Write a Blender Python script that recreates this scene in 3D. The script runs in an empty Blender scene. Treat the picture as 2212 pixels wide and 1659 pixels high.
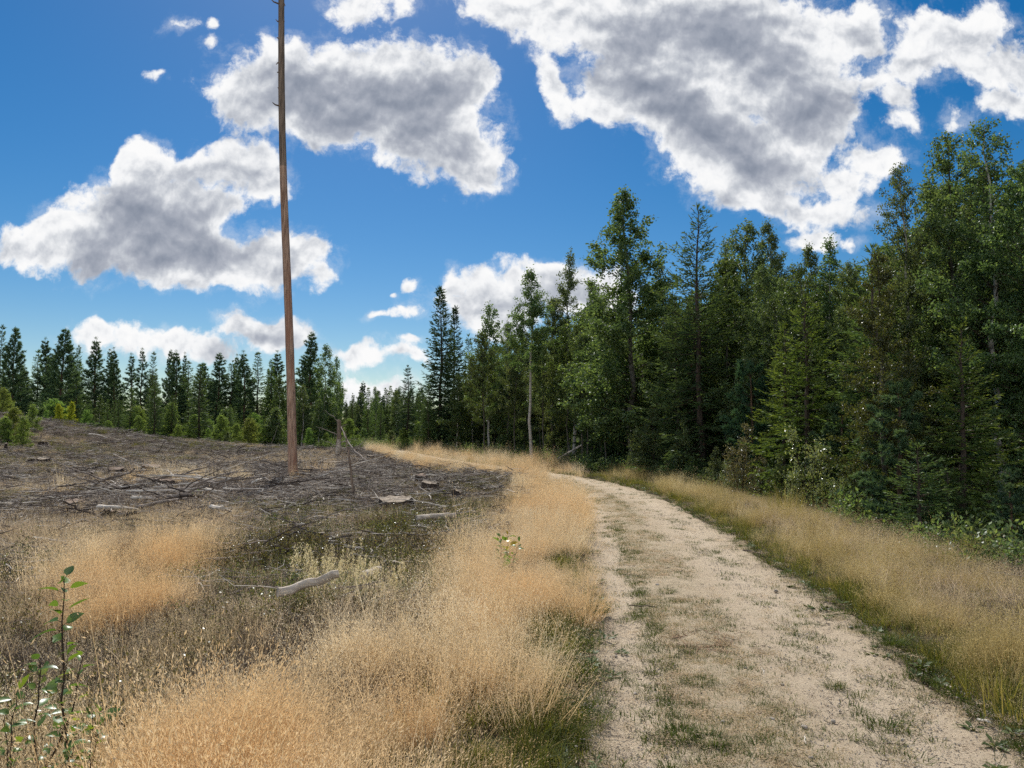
import bpy, bmesh, math, random
import numpy as np
from math import radians, sin, cos, pi, tan, atan, sqrt

rng = np.random.default_rng(11)
random.seed(11)
scene = bpy.context.scene
COL = scene.collection

# ------------------------------------------------------------------ camera
CAM_H = 1.60
FOC = 1106.0 / tan(radians(34.5))        # focal length in units of a 2212 px wide picture
PITCH = atan((932.0 - 829.5) / FOC)
cam_d = bpy.data.cameras.new('camera')
cam_d.sensor_fit = 'HORIZONTAL'
cam_d.angle = radians(69.0)
cam_d.clip_start = 0.05
cam_d.clip_end = 5000
cam = bpy.data.objects.new('camera', cam_d)
COL.objects.link(cam)
cam.location = (0, 0, CAM_H)
cam.rotation_euler = (radians(90) + PITCH, 0, 0)
scene.camera = cam
CP, SP = cos(PITCH), sin(PITCH)

def uv_of(px, py):
    """x/y and z/y of the sight line through a point of the photograph"""
    cx, cy = (px - 1106.0) / FOC, (829.5 - py) / FOC
    den = CP - cy * SP
    return cx / den, (cy * CP + SP) / den

# ------------------------------------------------------------------ noise and terrain
def _hash(ix, iy, s):
    n = (ix.astype(np.int64) * 374761393 + iy.astype(np.int64) * 668265263 + s * 974711) & 0x7fffffff
    n = ((n ^ (n >> 13)) * 1274126177) & 0x7fffffff
    return ((n ^ (n >> 16)) & 0xffff) / 65535.0

def vnoise(x, y, s=0):
    x = np.asarray(x, float); y = np.asarray(y, float)
    ix, iy = np.floor(x), np.floor(y)
    fx, fy = x - ix, y - iy
    fx = fx * fx * (3 - 2 * fx); fy = fy * fy * (3 - 2 * fy)
    a = _hash(ix, iy, s); b = _hash(ix + 1, iy, s); c = _hash(ix, iy + 1, s); d = _hash(ix + 1, iy + 1, s)
    return (a * (1 - fx) + b * fx) * (1 - fy) + (c * (1 - fx) + d * fx) * fy

def fbm(x, y, s=0, o=4):
    t = 0.0; a = 0.5; f = 1.0
    for k in range(o):
        t = t + a * vnoise(x * f, y * f, s + k); a *= 0.5; f *= 2.03
    return t / (1 - 0.5 ** o)

_cy = np.array([-8, -3, 0, 3.5, 5, 7, 9, 11, 13, 16, 18, 20.5, 23, 25.5, 28.5, 33, 39, 48, 57, 68, 85], float)
_cx = np.array([0.2, 0.75, 1.12, 1.47, 1.62, 1.86, 2.03, 2.22, 2.36, 2.50, 2.52, 2.42, 2.12, 1.60, 0.75, -0.85, -3.2, -6.0, -8.6, -11.4, -16.5])
def _smooth_path():
    t = np.arange(len(_cy), dtype=float)
    tt = np.linspace(0, len(_cy) - 1, 3000)
    def cr(v):
        i = np.clip(np.floor(tt).astype(int), 0, len(v) - 2); f = tt - i
        p0 = v[np.maximum(i - 1, 0)]; p1 = v[i]; p2 = v[i + 1]; p3 = v[np.minimum(i + 2, len(v) - 1)]
        return 0.5 * ((2 * p1) + (-p0 + p2) * f + (2 * p0 - 5 * p1 + 4 * p2 - p3) * f ** 2 + (-p0 + 3 * p1 - 3 * p2 + p3) * f ** 3)
    x, y = cr(_cx), cr(_cy)
    L = np.concatenate([[0], np.cumsum(np.hypot(np.diff(x), np.diff(y)))])
    n = int(L[-1] / 0.2)
    l = np.linspace(0, L[-1], n)
    return np.interp(l, L, x), np.interp(l, L, y), l
PX, PY, PL = _smooth_path()
TX, TY = np.gradient(PX), np.gradient(PY)
_tn = np.hypot(TX, TY); TX /= _tn; TY /= _tn

def path_lat(x, y):
    """signed distance to the middle of the path (positive on its far-from-clearing side)"""
    x = np.atleast_1d(np.asarray(x, float)); y = np.atleast_1d(np.asarray(y, float))
    out = np.full(x.shape, 999.0)
    xf, yf, of = x.ravel(), y.ravel(), out.ravel()
    for i in range(0, len(xf), 20000):
        xs, ys = xf[i:i + 20000, None], yf[i:i + 20000, None]
        d2 = (xs - PX) ** 2 + (ys - PY) ** 2
        k = d2.argmin(1)
        dx, dy = xf[i:i + 20000] - PX[k], yf[i:i + 20000] - PY[k]
        lat = dx * TY[k] - dy * TX[k]
        of[i:i + 20000] = np.where(lat >= 0, 1, -1) * np.sqrt(d2[np.arange(len(k)), k])
    return of.reshape(x.shape)

def sstep(a, b, x):
    t = np.clip((x - a) / (b - a), 0, 1)
    return t * t * (3 - 2 * t)

def base_h(x, y):
    x = np.asarray(x, float); y = np.asarray(y, float)
    z = 0.10 * (fbm(x * 0.35, y * 0.35, 3, 3) - 0.5) + 0.3 * (fbm(x * 0.05 + 7, y * 0.05, 9, 2) - 0.62) * sstep(12, 40, np.hypot(x, y))
    hx, hy = x + 39.0, y - 50.0
    z = z + 3.0 * np.exp(-0.5 * ((hx / np.where(hx > 0, 9.5, 30.0)) ** 2 + (hy / 9.5) ** 2)) * sstep(0, 1, 1)
    z = z + 0.30 * np.exp(-0.5 * (((x + 0.6) / 1.3) ** 2 + ((y - 21.5) / 1.8) ** 2))
    z = z + 0.16 * np.exp(-0.5 * (((x + 1.0) / 0.9) ** 2 + ((y - 5.6) / 0.8) ** 2))
    return z

def height(x, y, lat=None):
    """the ground, with a shallow bed under the path and a slight drop into the wood"""
    x = np.asarray(x, float); y = np.asarray(y, float)
    if lat is None: lat = path_lat(x, y).reshape(x.shape)
    a = np.abs(lat)
    z = base_h(x, y)
    rough = np.where(lat < 0, .26, .12) * (fbm(x * .75, y * .75, 21, 3) - 0.5) + 0.05 * (fbm(x * 4.0, y * 4.0, 31, 2) - 0.5)
    z = z * sstep(0.2, 3.0, a) + rough * sstep(1.3, 2.6, a)
    z = z + 0.05 * sstep(1.15, 1.6, a) - 0.09 * (1 - sstep(0.95, 1.2, a))
    z = z - 0.22 * sstep(2.4, 4.5, lat)
    return z

def hz(x, y):
    return float(height(np.array([x]), np.array([y]))[0])

def on_ground(px, py, z0=0.0):
    u, v = uv_of(px, py)
    d = (z0 - CAM_H) / v
    return u * d, d

def on_terrain(px, py, h=0.0):
    """where a sight line meets the ground (raised by h), hillside included"""
    u, v = uv_of(px, py); d = np.linspace(1.5, 90, 1500)
    gap = CAM_H + v * d - height(u * d, d, np.full(d.shape, -20.0)) - h
    k = np.nonzero(gap < 0)[0]; k = k[0] if len(k) else len(d) - 1
    return u * d[k], d[k]

def at_depth(px, d, py=930.0):
    u, v = uv_of(px, py)
    return u * d, d

def top_z(px, py, d):
    return CAM_H + uv_of(px, py)[1] * d

# ------------------------------------------------------------------ mesh tools
class MB:
    def __init__(self):
        self.v = []; self.f = []; self.t = []; self.m = []; self.n = 0
    def add(self, v, f, tint=None, mat=0):
        v = np.asarray(v, np.float32); f = np.asarray(f, np.int64)
        if f.shape[1] == 3: f = np.concatenate([f, -np.ones((len(f), 1), np.int64)], 1)
        g = np.where(f >= 0, f + self.n, -1)
        self.v.append(v); self.f.append(g); self.n += len(v)
        self.t.append(np.full(len(f), 0.5, np.float32) if tint is None else np.broadcast_to(np.asarray(tint, np.float32), (len(f),)))
        self.m.append(np.full(len(f), mat, np.int32))
    def mesh(self, name, mats, smooth=False):
        me = bpy.data.meshes.new(name)
        v = np.concatenate(self.v); f = np.concatenate(self.f)
        t = np.concatenate(self.t); mi = np.concatenate(self.m)
        cnt = (f >= 0).sum(1)
        flat = f.ravel(); flat = flat[flat >= 0]
        start = np.concatenate([[0], np.cumsum(cnt)[:-1]])
        me.vertices.add(len(v)); me.vertices.foreach_set('co', v.ravel())
        me.loops.add(len(flat)); me.loops.foreach_set('vertex_index', flat.astype(np.int32))
        me.polygons.add(len(f)); me.polygons.foreach_set('loop_start', start.astype(np.int32))
        me.polygons.foreach_set('material_index', mi)
        me.polygons.foreach_set('use_smooth', np.full(len(f), bool(smooth)))
        for m in (mats if isinstance(mats, (list, tuple)) else [mats]): me.materials.append(m)
        a = me.attributes.new('tint', 'FLOAT', 'FACE'); a.data.foreach_set('value', np.ascontiguousarray(t, np.float32))
        me.update(calc_edges=True)
        return me

def nrm(a):
    a = np.asarray(a, float)
    return a / np.maximum(np.linalg.norm(a, axis=-1, keepdims=True), 1e-9)

def rvec(n, r=rng):
    return nrm(r.normal(size=(n, 3)))

def leaves(mb, P, D, N, L, W, tint, mat=0, wide=0.45, fold=0.0):
    P = np.asarray(P, float); n = len(P)
    D = nrm(D); S = nrm(np.cross(D, N)); U = np.cross(S, D)
    L = np.broadcast_to(L, (n,))[:, None]; W = np.broadcast_to(W, (n,))[:, None]
    v = np.stack([P, P + D * L * wide + S * W * .5 + U * W * fold, P + D * L, P + D * L * wide - S * W * .5 + U * W * fold], 1).reshape(-1, 3)
    mb.add(v, np.arange(4 * n).reshape(n, 4), tint, mat)

def tube(mb, pts, rad, sides=5, tint=None, mat=0, cap=False, bumpy=0.0):
    pts = np.asarray(pts, float); k = len(pts)
    rad = np.broadcast_to(rad, (k,))
    T = nrm(np.gradient(pts, axis=0))
    ref = np.array([0.0, 0.0, 1.0]) if abs(T[0, 2]) < 0.8 else np.array([1.0, 0.0, 0.0])
    A = nrm(np.cross(T, ref)); B = np.cross(T, A)
    an = np.arange(sides) * 2 * pi / sides
    r = rad[:, None] * (1 + bumpy * (rng.random((k, sides)) - .5))
    ring = pts[:, None, :] + (A[:, None, :] * np.cos(an)[None, :, None] + B[:, None, :] * np.sin(an)[None, :, None]) * r[:, :, None]
    i = np.arange(k - 1)[:, None] * sides; j = np.arange(sides)[None, :]; j2 = (j + 1) % sides
    q = np.stack([i + j, i + j2, i + sides + j2, i + sides + j], -1).reshape(-1, 4)
    mb.add(ring.reshape(-1, 3), q, tint, mat)
    if cap:
        for e, s in ((0, -1), (k - 1, 1)):
            v = np.concatenate([ring[e], pts[e][None]])
            f = [(a, (a + 1) % sides, sides) if s > 0 else ((a + 1) % sides, a, sides) for a in range(sides)]
            mb.add(v, f, tint, mat if cap is True else cap)

# ------------------------------------------------------------------ materials
def new_mat(name):
    m = bpy.data.materials.new(name); m.use_nodes = True
    nt = m.node_tree; nt.nodes.clear()
    return m, nt, nt.nodes.new('ShaderNodeOutputMaterial')

def N(nt, kind, **kw):
    n = nt.nodes.new(kind)
    for k, v in kw.items(): setattr(n, k, v)
    return n

def ramp(nt, fac, stops):
    r = N(nt, 'ShaderNodeValToRGB')
    e = r.color_ramp.elements
    while len(e) > 1: e.remove(e[-1])
    for i, (p, c) in enumerate(stops):
        el = e[0] if i == 0 else e.new(p)
        el.position = p; el.color = (*c, 1) if len(c) == 3 else c
    nt.links.new(fac, r.inputs[0])
    return r.outputs[0]

def mathn(nt, op, a, b=None, c=None, clamp=False):
    n = N(nt, 'ShaderNodeMath', operation=op); n.use_clamp = clamp
    for i, v in enumerate((a, b, c)):
        if v is None: continue
        if isinstance(v, (int, float)): n.inputs[i].default_value = v
        else: nt.links.new(v, n.inputs[i])
    return n.outputs[0]

def mixc(nt, fac, a, b, mode='MIX'):
    n = N(nt, 'ShaderNodeMix', data_type='RGBA', blend_type=mode)
    for i, v in ((0, fac), (6, a), (7, b)):
        if isinstance(v, (int, float)): n.inputs[i].default_value = v
        elif isinstance(v, tuple): n.inputs[i].default_value = (*v, 1)
        else: nt.links.new(v, n.inputs[i])
    return n.outputs[2]

def noise(nt, scale, detail=4, rough=0.55, vec=None, dist=0.0):
    n = N(nt, 'ShaderNodeTexNoise')
    n.inputs['Scale'].default_value = scale; n.inputs['Detail'].default_value = detail
    n.inputs['Roughness'].default_value = rough; n.inputs['Distortion'].default_value = dist
    if vec is not None: nt.links.new(vec, n.inputs['Vector'])
    return n.outputs['Fac']

def leaf_mat(name, stops, trans=0.35, gloss=0.08, rough=0.4, tcol=None, patch=None, hue_var=0.0, rnd=.25):
    """foliage: diffuse + translucent + a little gloss; tint of each leaf from the mesh, hue of each plant at random"""
    m, nt, out = new_mat(name)
    at = N(nt, 'ShaderNodeAttribute', attribute_name='tint')
    oi = N(nt, 'ShaderNodeObjectInfo')
    fac = mathn(nt, 'ADD', mathn(nt, 'MULTIPLY', at.outputs['Fac'], 1 - rnd), mathn(nt, 'MULTIPLY', oi.outputs['Random'], rnd))
    col = ramp(nt, fac, stops)
    if patch:
        geo = N(nt, 'ShaderNodeNewGeometry')
        f = mathn(nt, 'SMOOTHSTEP' if False else 'MULTIPLY_ADD', noise(nt, patch[0], 3, .6, geo.outputs['Position']), 4.0, -1.5, clamp=True)
        col = mixc(nt, mathn(nt, 'MULTIPLY', f, patch[2]), col, patch[1])
    if hue_var:
        hs = N(nt, 'ShaderNodeHueSaturation')
        nt.links.new(mathn(nt, 'MULTIPLY_ADD', oi.outputs['Random'], hue_var, 0.5 - hue_var * 0.5), hs.inputs['Hue'])
        nt.links.new(col, hs.inputs['Color']); col = hs.outputs[0]
    d = N(nt, 'ShaderNodeBsdfDiffuse'); nt.links.new(col, d.inputs[0])
    t = N(nt, 'ShaderNodeBsdfTranslucent')
    tc = mixc(nt, 1.0, col, tcol or (1.25, 1.15, 0.6), 'MULTIPLY'); nt.links.new(tc, t.inputs[0])
    mx = N(nt, 'ShaderNodeMixShader'); mx.inputs[0].default_value = trans
    nt.links.new(d.outputs[0], mx.inputs[1]); nt.links.new(t.outputs[0], mx.inputs[2])
    res = mx.outputs[0]
    if gloss:
        g = N(nt, 'ShaderNodeBsdfGlossy'); g.inputs['Roughness'].default_value = rough
        g.inputs[0].default_value = (0.9, 0.95, 1, 1)
        m2 = N(nt, 'ShaderNodeMixShader'); m2.inputs[0].default_value = gloss * .22
        nt.links.new(res, m2.inputs[1]); nt.links.new(g.outputs[0], m2.inputs[2]); res = m2.outputs[0]
    nt.links.new(res, out.inputs[0])
    return m

def bark_mat(name, dark, light, scale=(9, 9, 1.6), contrast=(0.35, 0.65), bump=0.5, dist=0.01, rough=0.9, third=None):
    m, nt, out = new_mat(name)
    tc = N(nt, 'ShaderNodeTexCoord')
    mp = N(nt, 'ShaderNodeMapping'); mp.inputs['Scale'].default_value = scale
    nt.links.new(tc.outputs['Object'], mp.inputs[0])
    f = noise(nt, 1.6, 8, .65, mp.outputs[0])
    col = ramp(nt, f, [(contrast[0], dark), (contrast[1], light)])
    if third:
        f3 = noise(nt, 0.5, 5, .6, mp.outputs[0])
        col = mixc(nt, mathn(nt, 'MULTIPLY_ADD', f3, 5.0, -2.4, clamp=True), col, third)
    p = N(nt, 'ShaderNodeBsdfPrincipled'); p.inputs['Roughness'].default_value = rough
    p.inputs['Specular IOR Level'].default_value = 0.2
    nt.links.new(col, p.inputs['Base Color'])
    b = N(nt, 'ShaderNodeBump'); b.inputs['Strength'].default_value = bump; b.inputs['Distance'].default_value = dist
    nt.links.new(f, b.inputs['Height']); nt.links.new(b.outputs[0], p.inputs['Normal'])
    nt.links.new(p.outputs[0], out.inputs[0])
    return m

M = {}
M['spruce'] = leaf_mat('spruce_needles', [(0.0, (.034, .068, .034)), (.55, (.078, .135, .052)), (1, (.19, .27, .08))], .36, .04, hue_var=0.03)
M['spruce_dark'] = leaf_mat('black_spruce_needles', [(0.0, (.018, .036, .024)), (.55, (.036, .070, .036)), (1, (.09, .14, .05))], .25, .05)
M['spruce_yellow'] = leaf_mat('young_spruce_needles', [(0.0, (.030, .060, .020)), (.55, (.075, .120, .030)), (1, (.20, .25, .06))], .40, .05, hue_var=0.03)
M['spruce_lime'] = leaf_mat('spruce_sapling_needles', [(0.0, (.08, .11, .015)), (1, (.22, .25, .04))], .35, .04)
M['pine'] = leaf_mat('pine_needles', [(0.0, (.045, .090, .058)), (.6, (.095, .165, .090)), (1, (.19, .27, .13))], .34, .06, hue_var=0.03)
M['pine_blue'] = leaf_mat('young_pine_needles', [(0.0, (0.038, 0.094, 0.057)), (1, (0.127, 0.237, 0.127))], 0.35, .06)
M['birch'] = leaf_mat('birch_leaves', [(0.0, (.060, .100, .044)), (.6, (.145, .205, .076)), (1, (.30, .36, .12))], .52, .12, .38, tcol=(1.15, 1.12, .65), hue_var=0.06)
M['birch_olive'] = leaf_mat('olive_birch_leaves', [(0.0, (.05, .075, .024)), (.6, (.110, .150, .045)), (1, (.23, .25, .07))], .48, .14, .35, tcol=(1.05, 1.12, .6), hue_var=0.04)
M['birch_rust'] = leaf_mat('rusty_birch_leaves', [(0.0, (.050, .066, .020)), (.6, (.120, .130, .036)), (1, (.26, .23, .06))], .5, .16, .33, tcol=(1.05, 1.12, .6), hue_var=0.03)
M['sapling'] = leaf_mat('bright_sapling_leaves', [(0.0, (.11, .17, .045)), (.6, (.23, .31, .085)), (1, (.40, .47, .14))], .55, .06, tcol=(1.05, 1.1, .65), hue_var=0.08)
M['lime'] = leaf_mat('lime_birch_leaves', [(0.0, (.22, .28, .02)), (1, (.48, .52, .08))], .55, .05)
M['shrub'] = leaf_mat('shrub_leaves', [(0.0, (.085, .135, .045)), (.6, (.175, .235, .080)), (1, (.33, .37, .13))], .5, .22, .3, tcol=(1.15, 1.1, .7), hue_var=0.05)
M['willow'] = leaf_mat('willow_leaves', [(0.0, (.12, .165, .06)), (.6, (.24, .28, .10)), (1, (.42, .43, .20))], .48, .34, .3, tcol=(1.1, 1.1, .7))
M['rusty_shrub'] = leaf_mat('rusty_shrub_leaves', [(0.0, (.08, .075, .035)), (.6, (.165, .145, .07)), (1, (.32, .25, .13))], .45, .25, .3, tcol=(1.05, 1.05, .7), hue_var=0.03)
M['aspen'] = leaf_mat('aspen_leaves', [(0.0, (0.058, 0.130, 0.036)), (.7, (0.156, 0.260, 0.039)), (.95, (0.325, 0.390, 0.052)), (1, (0.780, 0.546, 0.039))], 0.5, .22, .35)
M['dry_grass'] = leaf_mat('dry_golden_grass', [(0.0, (.42, .31, .17)), (.4, (.80, .66, .43)), (1, (.95, .90, .76))], .50, .0, tcol=(1.02, 1.0, .95), patch=(.45, (.74, .52, .275), .9), rnd=.5)
M['pale_grass'] = leaf_mat('pale_straw', [(0.0, (0.312, 0.228, 0.144)), (.5, (0.576, 0.462, 0.324)), (1, (0.888, 0.768, 0.600))], 0.42, .02, tcol=(1.05, 1, .92), patch=(.8, (0.456, 0.384, 0.216), .5), rnd=.45)
M['verge_grass'] = leaf_mat('verge_grass', [(0.0, (.24, .195, .08)), (.45, (.63, .49, .25)), (1, (.93, .82, .57))], .50, .0, tcol=(1.02, 1.02, .9), patch=(.9, (.38, .30, .12), .85), rnd=.55)
M['green_grass'] = leaf_mat('green_grass', [(0.0, (.060, .080, .018)), (.5, (.140, .165, .040)), (.8, (.30, .26, .10)), (1, (.50, .40, .20))], .48, .03)
M['tuft_grass'] = leaf_mat('path_tuft_grass', [(0.0, (.035, .060, .012)), (.6, (.085, .125, .026)), (1, (.24, .24, .10))], .35, .03)
M['droop'] = leaf_mat('pale_seed_heads', [(0.0, (.40, .32, .16)), (.6, (.68, .57, .34)), (1, (.88, .80, .56))], .5, .0, tcol=(1, 1, .9))
M['bilberry'] = leaf_mat('bilberry_leaves', [(0.0, (0.054, 0.084, 0.029)), (.55, (0.135, 0.186, 0.054)), (.9, (0.320, 0.345, 0.099)), (1, (0.394, 0.110, 0.062))], 0.4, .16, .3, patch=(.7, (0.148, 0.099, 0.054), .7))
M['heather'] = leaf_mat('heather_sprigs', [(0.0, (.065, .049, .045)), (.6, (.175, .135, .118)), (1, (.42, .345, .30))], .25, .03, tcol=(1.1, 1, .85), patch=(.5, (.075, .066, .038), .85), rnd=.4)
M['weed'] = leaf_mat('plantain_leaves', [(0.0, (.06, .09, .03)), (1, (.20, .24, .11))], .25, .10, .45)
M['twig'] = bark_mat('dead_twig_bark', (.09, .065, .05), (.36, .31, .27), (6, 6, 6), (.3, .65), .2)
M['pale_twig'] = bark_mat('bleached_wood', (.34, .29, .24), (.70, .64, .56), (6, 6, 6), (.3, .6), .2)
M['dark_twig'] = bark_mat('dark_branch_bark', (.03, .023, .02), (.12, .095, .08), (6, 6, 6), (.3, .65), .2)
M['bark'] = bark_mat('conifer_bark', (.035, .026, .020), (.13, .10, .08))
M['pine_bark'] = bark_mat('pine_bark', (.055, .036, .026), (.20, .125, .08))
M['birch_bark'] = bark_mat('birch_bark', (.05, .045, .04), (.50, .46, .41), (1.2, 1.2, 5), (.34, .46), .15)
M['grey_bark'] = bark_mat('alder_bark', (.05, .045, .035), (.20, .18, .145), (3, 3, 4))
M['brown_twig'] = bark_mat('young_branch_bark', (.03, .022, .016), (.085, .062, .045), (6, 6, 3))
M['pole'] = bark_mat('barkless_dead_wood', (.16, .085, .058), (.62, .42, .31), (16, 16, 1.1), (.34, .62), .9, .015, .85, third=(.36, .18, .12))
M['pole_dark'] = bark_mat('weathered_grey_wood', (.07, .052, .042), (.36, .27, .21), (16, 16, 1.1), (.3, .65), .6, .01)
M['root'] = bark_mat('reddish_roots', (.10, .05, .03), (.30, .17, .10), (6, 6, 3))
M['stump'] = bark_mat('stump_bark', (.022, .017, .014), (.10, .075, .058), (7, 7, 2.2), (.3, .66), .9, .02)
M['cut'] = bark_mat('sawn_wood', (.17, .135, .105), (.44, .37, .29), (9, 9, 9), (.32, .66), .5)
M['log'] = bark_mat('bleached_log_wood', (.25, .20, .16), (.66, .58, .49), (1.5, 9, 9), (.3, .6), .5, .01)
M['stone'] = bark_mat('stone_surface', (.22, .19, .16), (.50, .45, .39), (14, 14, 14), (.3, .7), .4)

def sheet_mat(name, build):
    m, nt, out = new_mat(name)
    p = N(nt, 'ShaderNodeBsdfPrincipled'); p.inputs['Roughness'].default_value = 0.95
    p.inputs['Specular IOR Level'].default_value = 0.15
    col, hgt, strength, dist = build(nt)
    nt.links.new(col, p.inputs['Base Color'])
    b = N(nt, 'ShaderNodeBump'); b.inputs['Strength'].default_value = strength; b.inputs['Distance'].default_value = dist
    nt.links.new(hgt, b.inputs['Height']); nt.links.new(b.outputs[0], p.inputs['Normal'])
    nt.links.new(p.outputs[0], out.inputs[0])
    return m

def _ground(nt):
    pos = N(nt, 'ShaderNodeNewGeometry').outputs['Position']
    f1 = noise(nt, 0.35, 6, .6, pos); f2 = noise(nt, 5.0, 8, .7, pos); f3 = noise(nt, 28.0, 6, .7, pos)
    c = ramp(nt, f2, [(.28, (.030, .021, .016)), (.50, (.085, .062, .044)), (.66, (.17, .130, .092)), (.80, (.30, .24, .17))])
    c = mixc(nt, mathn(nt, 'MULTIPLY_ADD', f1, 5.0, -2.3, clamp=True), c, ramp(nt, f3, [(.3, (.035, .036, .014)), (.7, (.13, .11, .045))]))
    c = mixc(nt, 0.45, c, ramp(nt, f3, [(.3, (.02, .015, .012)), (.55, (.12, .09, .065)), (.8, (.34, .28, .21))]))
    return c, mathn(nt, 'ADD', f2, f3), 0.9, 0.05

def _path(nt):
    pos = N(nt, 'ShaderNodeNewGeometry').outputs['Position']
    lat = N(nt, 'ShaderNodeAttribute', attribute_name='lat').outputs['Fac']
    f1 = noise(nt, 1.2, 5, .6, pos); f2 = noise(nt, 9.0, 8, .7, pos); f3 = noise(nt, 70.0, 5, .75, pos)
    c = ramp(nt, f2, [(.25, (.29, .228, .158)), (.5, (.425, .345, .245)), (.75, (.54, .45, .33))])
    c = mixc(nt, mathn(nt, 'MULTIPLY_ADD', f1, 4.0, -1.9, clamp=True), c, (.31, .235, .155))
    # compacted wheel tracks are paler and smoother, the strip between them carries humus and grass roots
    def band(c0, w):
        return mathn(nt, 'SUBTRACT', 1.0, mathn(nt, 'DIVIDE', mathn(nt, 'ABSOLUTE', mathn(nt, 'SUBTRACT', lat, c0)), w), clamp=True)
    wob = mathn(nt, 'MULTIPLY_ADD', noise(nt, 2.2, 4, .6, pos), 2.2, -0.55, clamp=True)
    tr = mathn(nt, 'MULTIPLY', mathn(nt, 'MAXIMUM', band(-0.78, .28), band(0.55, .40)), 0.8)
    c = mixc(nt, tr, c, (.55, .465, .36))
    st = mathn(nt, 'MULTIPLY', mathn(nt, 'MULTIPLY', band(-0.30, .45), wob), 1.1, clamp=True)
    c = mixc(nt, mathn(nt, 'MULTIPLY', st, .95), c, ramp(nt, f2, [(.3, (.13, .12, .055)), (.7, (.34, .27, .165))]))
    ed = mathn(nt, 'MULTIPLY_ADD', mathn(nt, 'ABSOLUTE', lat), 4.0, -3.7, clamp=True)
    c = mixc(nt, mathn(nt, 'MULTIPLY', ed, .6), c, (.18, .135, .085))
    v = N(nt, 'ShaderNodeTexVoronoi'); v.inputs['Scale'].default_value = 55; nt.links.new(pos, v.inputs['Vector'])
    peb = mathn(nt, 'LESS_THAN', v.outputs['Distance'], 0.16)
    c = mixc(nt, mathn(nt, 'MULTIPLY', peb, 0.5), c, mixc(nt, 1.0, v.outputs['Color'], (.55, .48, .40), 'MULTIPLY'))
    c = mixc(nt, 0.55, c, ramp(nt, f3, [(.26, (.17, .13, .09)), (.5, (.45, .365, .26)), (.76, (.68, .58, .44))]))
    h = mathn(nt, 'ADD', mathn(nt, 'MULTIPLY', f2, 1.0), mathn(nt, 'MULTIPLY', f3, 0.35))
    return c, h, 0.8, 0.03

M['ground'] = sheet_mat('forest_soil', _ground)
M['path'] = sheet_mat('sandy_gravel', _path)

# ------------------------------------------------------------------ objects
def link(o):
    COL.objects.link(o); return o

def tag(o, label=None, cat=None, group=None, kind=None):
    for k, v in (('label', label), ('category', cat), ('group', group), ('kind', kind)):
        if v: o[k] = v
    return o

def mesh_obj(name, me, parent=None):
    o = link(bpy.data.objects.new(name, me))
    if parent: o.parent = parent
    return o

def empty(name, loc, rz=0.0, scale=(1, 1, 1), label=None, cat=None, group=None, tilt=(0, 0)):
    o = link(bpy.data.objects.new(name, None))
    o.empty_display_size = 0.2
    o.location = loc; o.rotation_euler = (tilt[0], tilt[1], rz); o.scale = scale
    return tag(o, label, cat, group)

def copy_tree(root):
    c = link(root.copy())
    for ch in root.children:
        d = link(ch.copy()); d.parent = c
        for g in ch.children:
            e = link(g.copy()); e.parent = d
    return c

# ------------------------------------------------------------------ ground and path
def axis(lo, hi, fine, near, grow):
    out = [0.0]; s = fine
    while out[-1] < hi:
        out.append(out[-1] + s)
        if out[-1] > near: s *= grow
    neg = [0.0]; s = fine
    while neg[-1] > lo:
        neg.append(neg[-1] - s)
        if -neg[-1] > (near if lo < -20 else 0): s *= grow
    return np.array(neg[:0:-1] + out)
gx = axis(-900, 900, 0.085, 5.0, 1.045)
gy = axis(-60, 1500, 0.085, 9.0, 1.03)
X, Y = np.meshgrid(gx, gy)
Z = height(X, Y)
mb = MB()
nx, ny = len(gx), len(gy)
I = (np.arange(ny - 1)[:, None] * nx + np.arange(nx - 1)[None, :])
mb.add(np.stack([X, Y, Z], -1).reshape(-1, 3), np.stack([I, I + 1, I + nx + 1, I + nx], -1).reshape(-1, 4))
tag(mesh_obj('ground', mb.mesh('ground', M['ground'], True)), kind='structure')

ls = [0.0]; 
while ls[-1] < PL[-1]:
    yy = float(np.interp(ls[-1], PL, PY)); ls.append(ls[-1] + (0.045 if 1 < yy < 9 else 0.09 if yy < 18 else 0.2))
ls = np.array(ls); lat = np.linspace(-1.5, 1.5, 76)
cxp, cyp = np.interp(ls, PL, PX), np.interp(ls, PL, PY)
txp, typ = np.interp(ls, PL, TX), np.interp(ls, PL, TY)
LA, LS = np.meshgrid(lat, ls)
XX = cxp[:, None] + typ[:, None] * LA; YY = cyp[:, None] - txp[:, None] * LA
edge = 1.15 + 0.24 * (fbm(LS * 1.7 + np.where(LA > 0, 50, 0), LA * 0 + 3, 5, 4) - .5) * 2
prof = -0.025 * np.exp(-((LA + .78) / .17) ** 2) - 0.02 * np.exp(-((LA - .55) / .25) ** 2) + 0.012 * np.exp(-((LA + .28) / .2) ** 2)
ZZ = base_h(XX, YY) * sstep(.2, 3.0, np.abs(LA)) + prof * .9 + 0.02 * (fbm(XX * 2.2, YY * 2.2, 41, 4) - .5) + 0.012 * (fbm(XX * 11, YY * 11, 47, 3) - .5)
ZZ = ZZ - 0.085 * sstep(edge - 0.1, edge + 0.12, np.abs(LA))
mb = MB(); ny, nx = XX.shape
I = (np.arange(ny - 1)[:, None] * nx + np.arange(nx - 1)[None, :])
mb.add(np.stack([XX, YY, ZZ], -1).reshape(-1, 3), np.stack([I, I + 1, I + nx + 1, I + nx], -1).reshape(-1, 4))
me = mb.mesh('path', M['path'], True)
a = me.attributes.new('lat', 'FLOAT', 'POINT'); a.data.foreach_set('value', LA.ravel().astype(np.float32))
tag(mesh_obj('path', me), kind='structure')

def path_z(x, y):
    return hz(x, y) + 0.088

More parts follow.
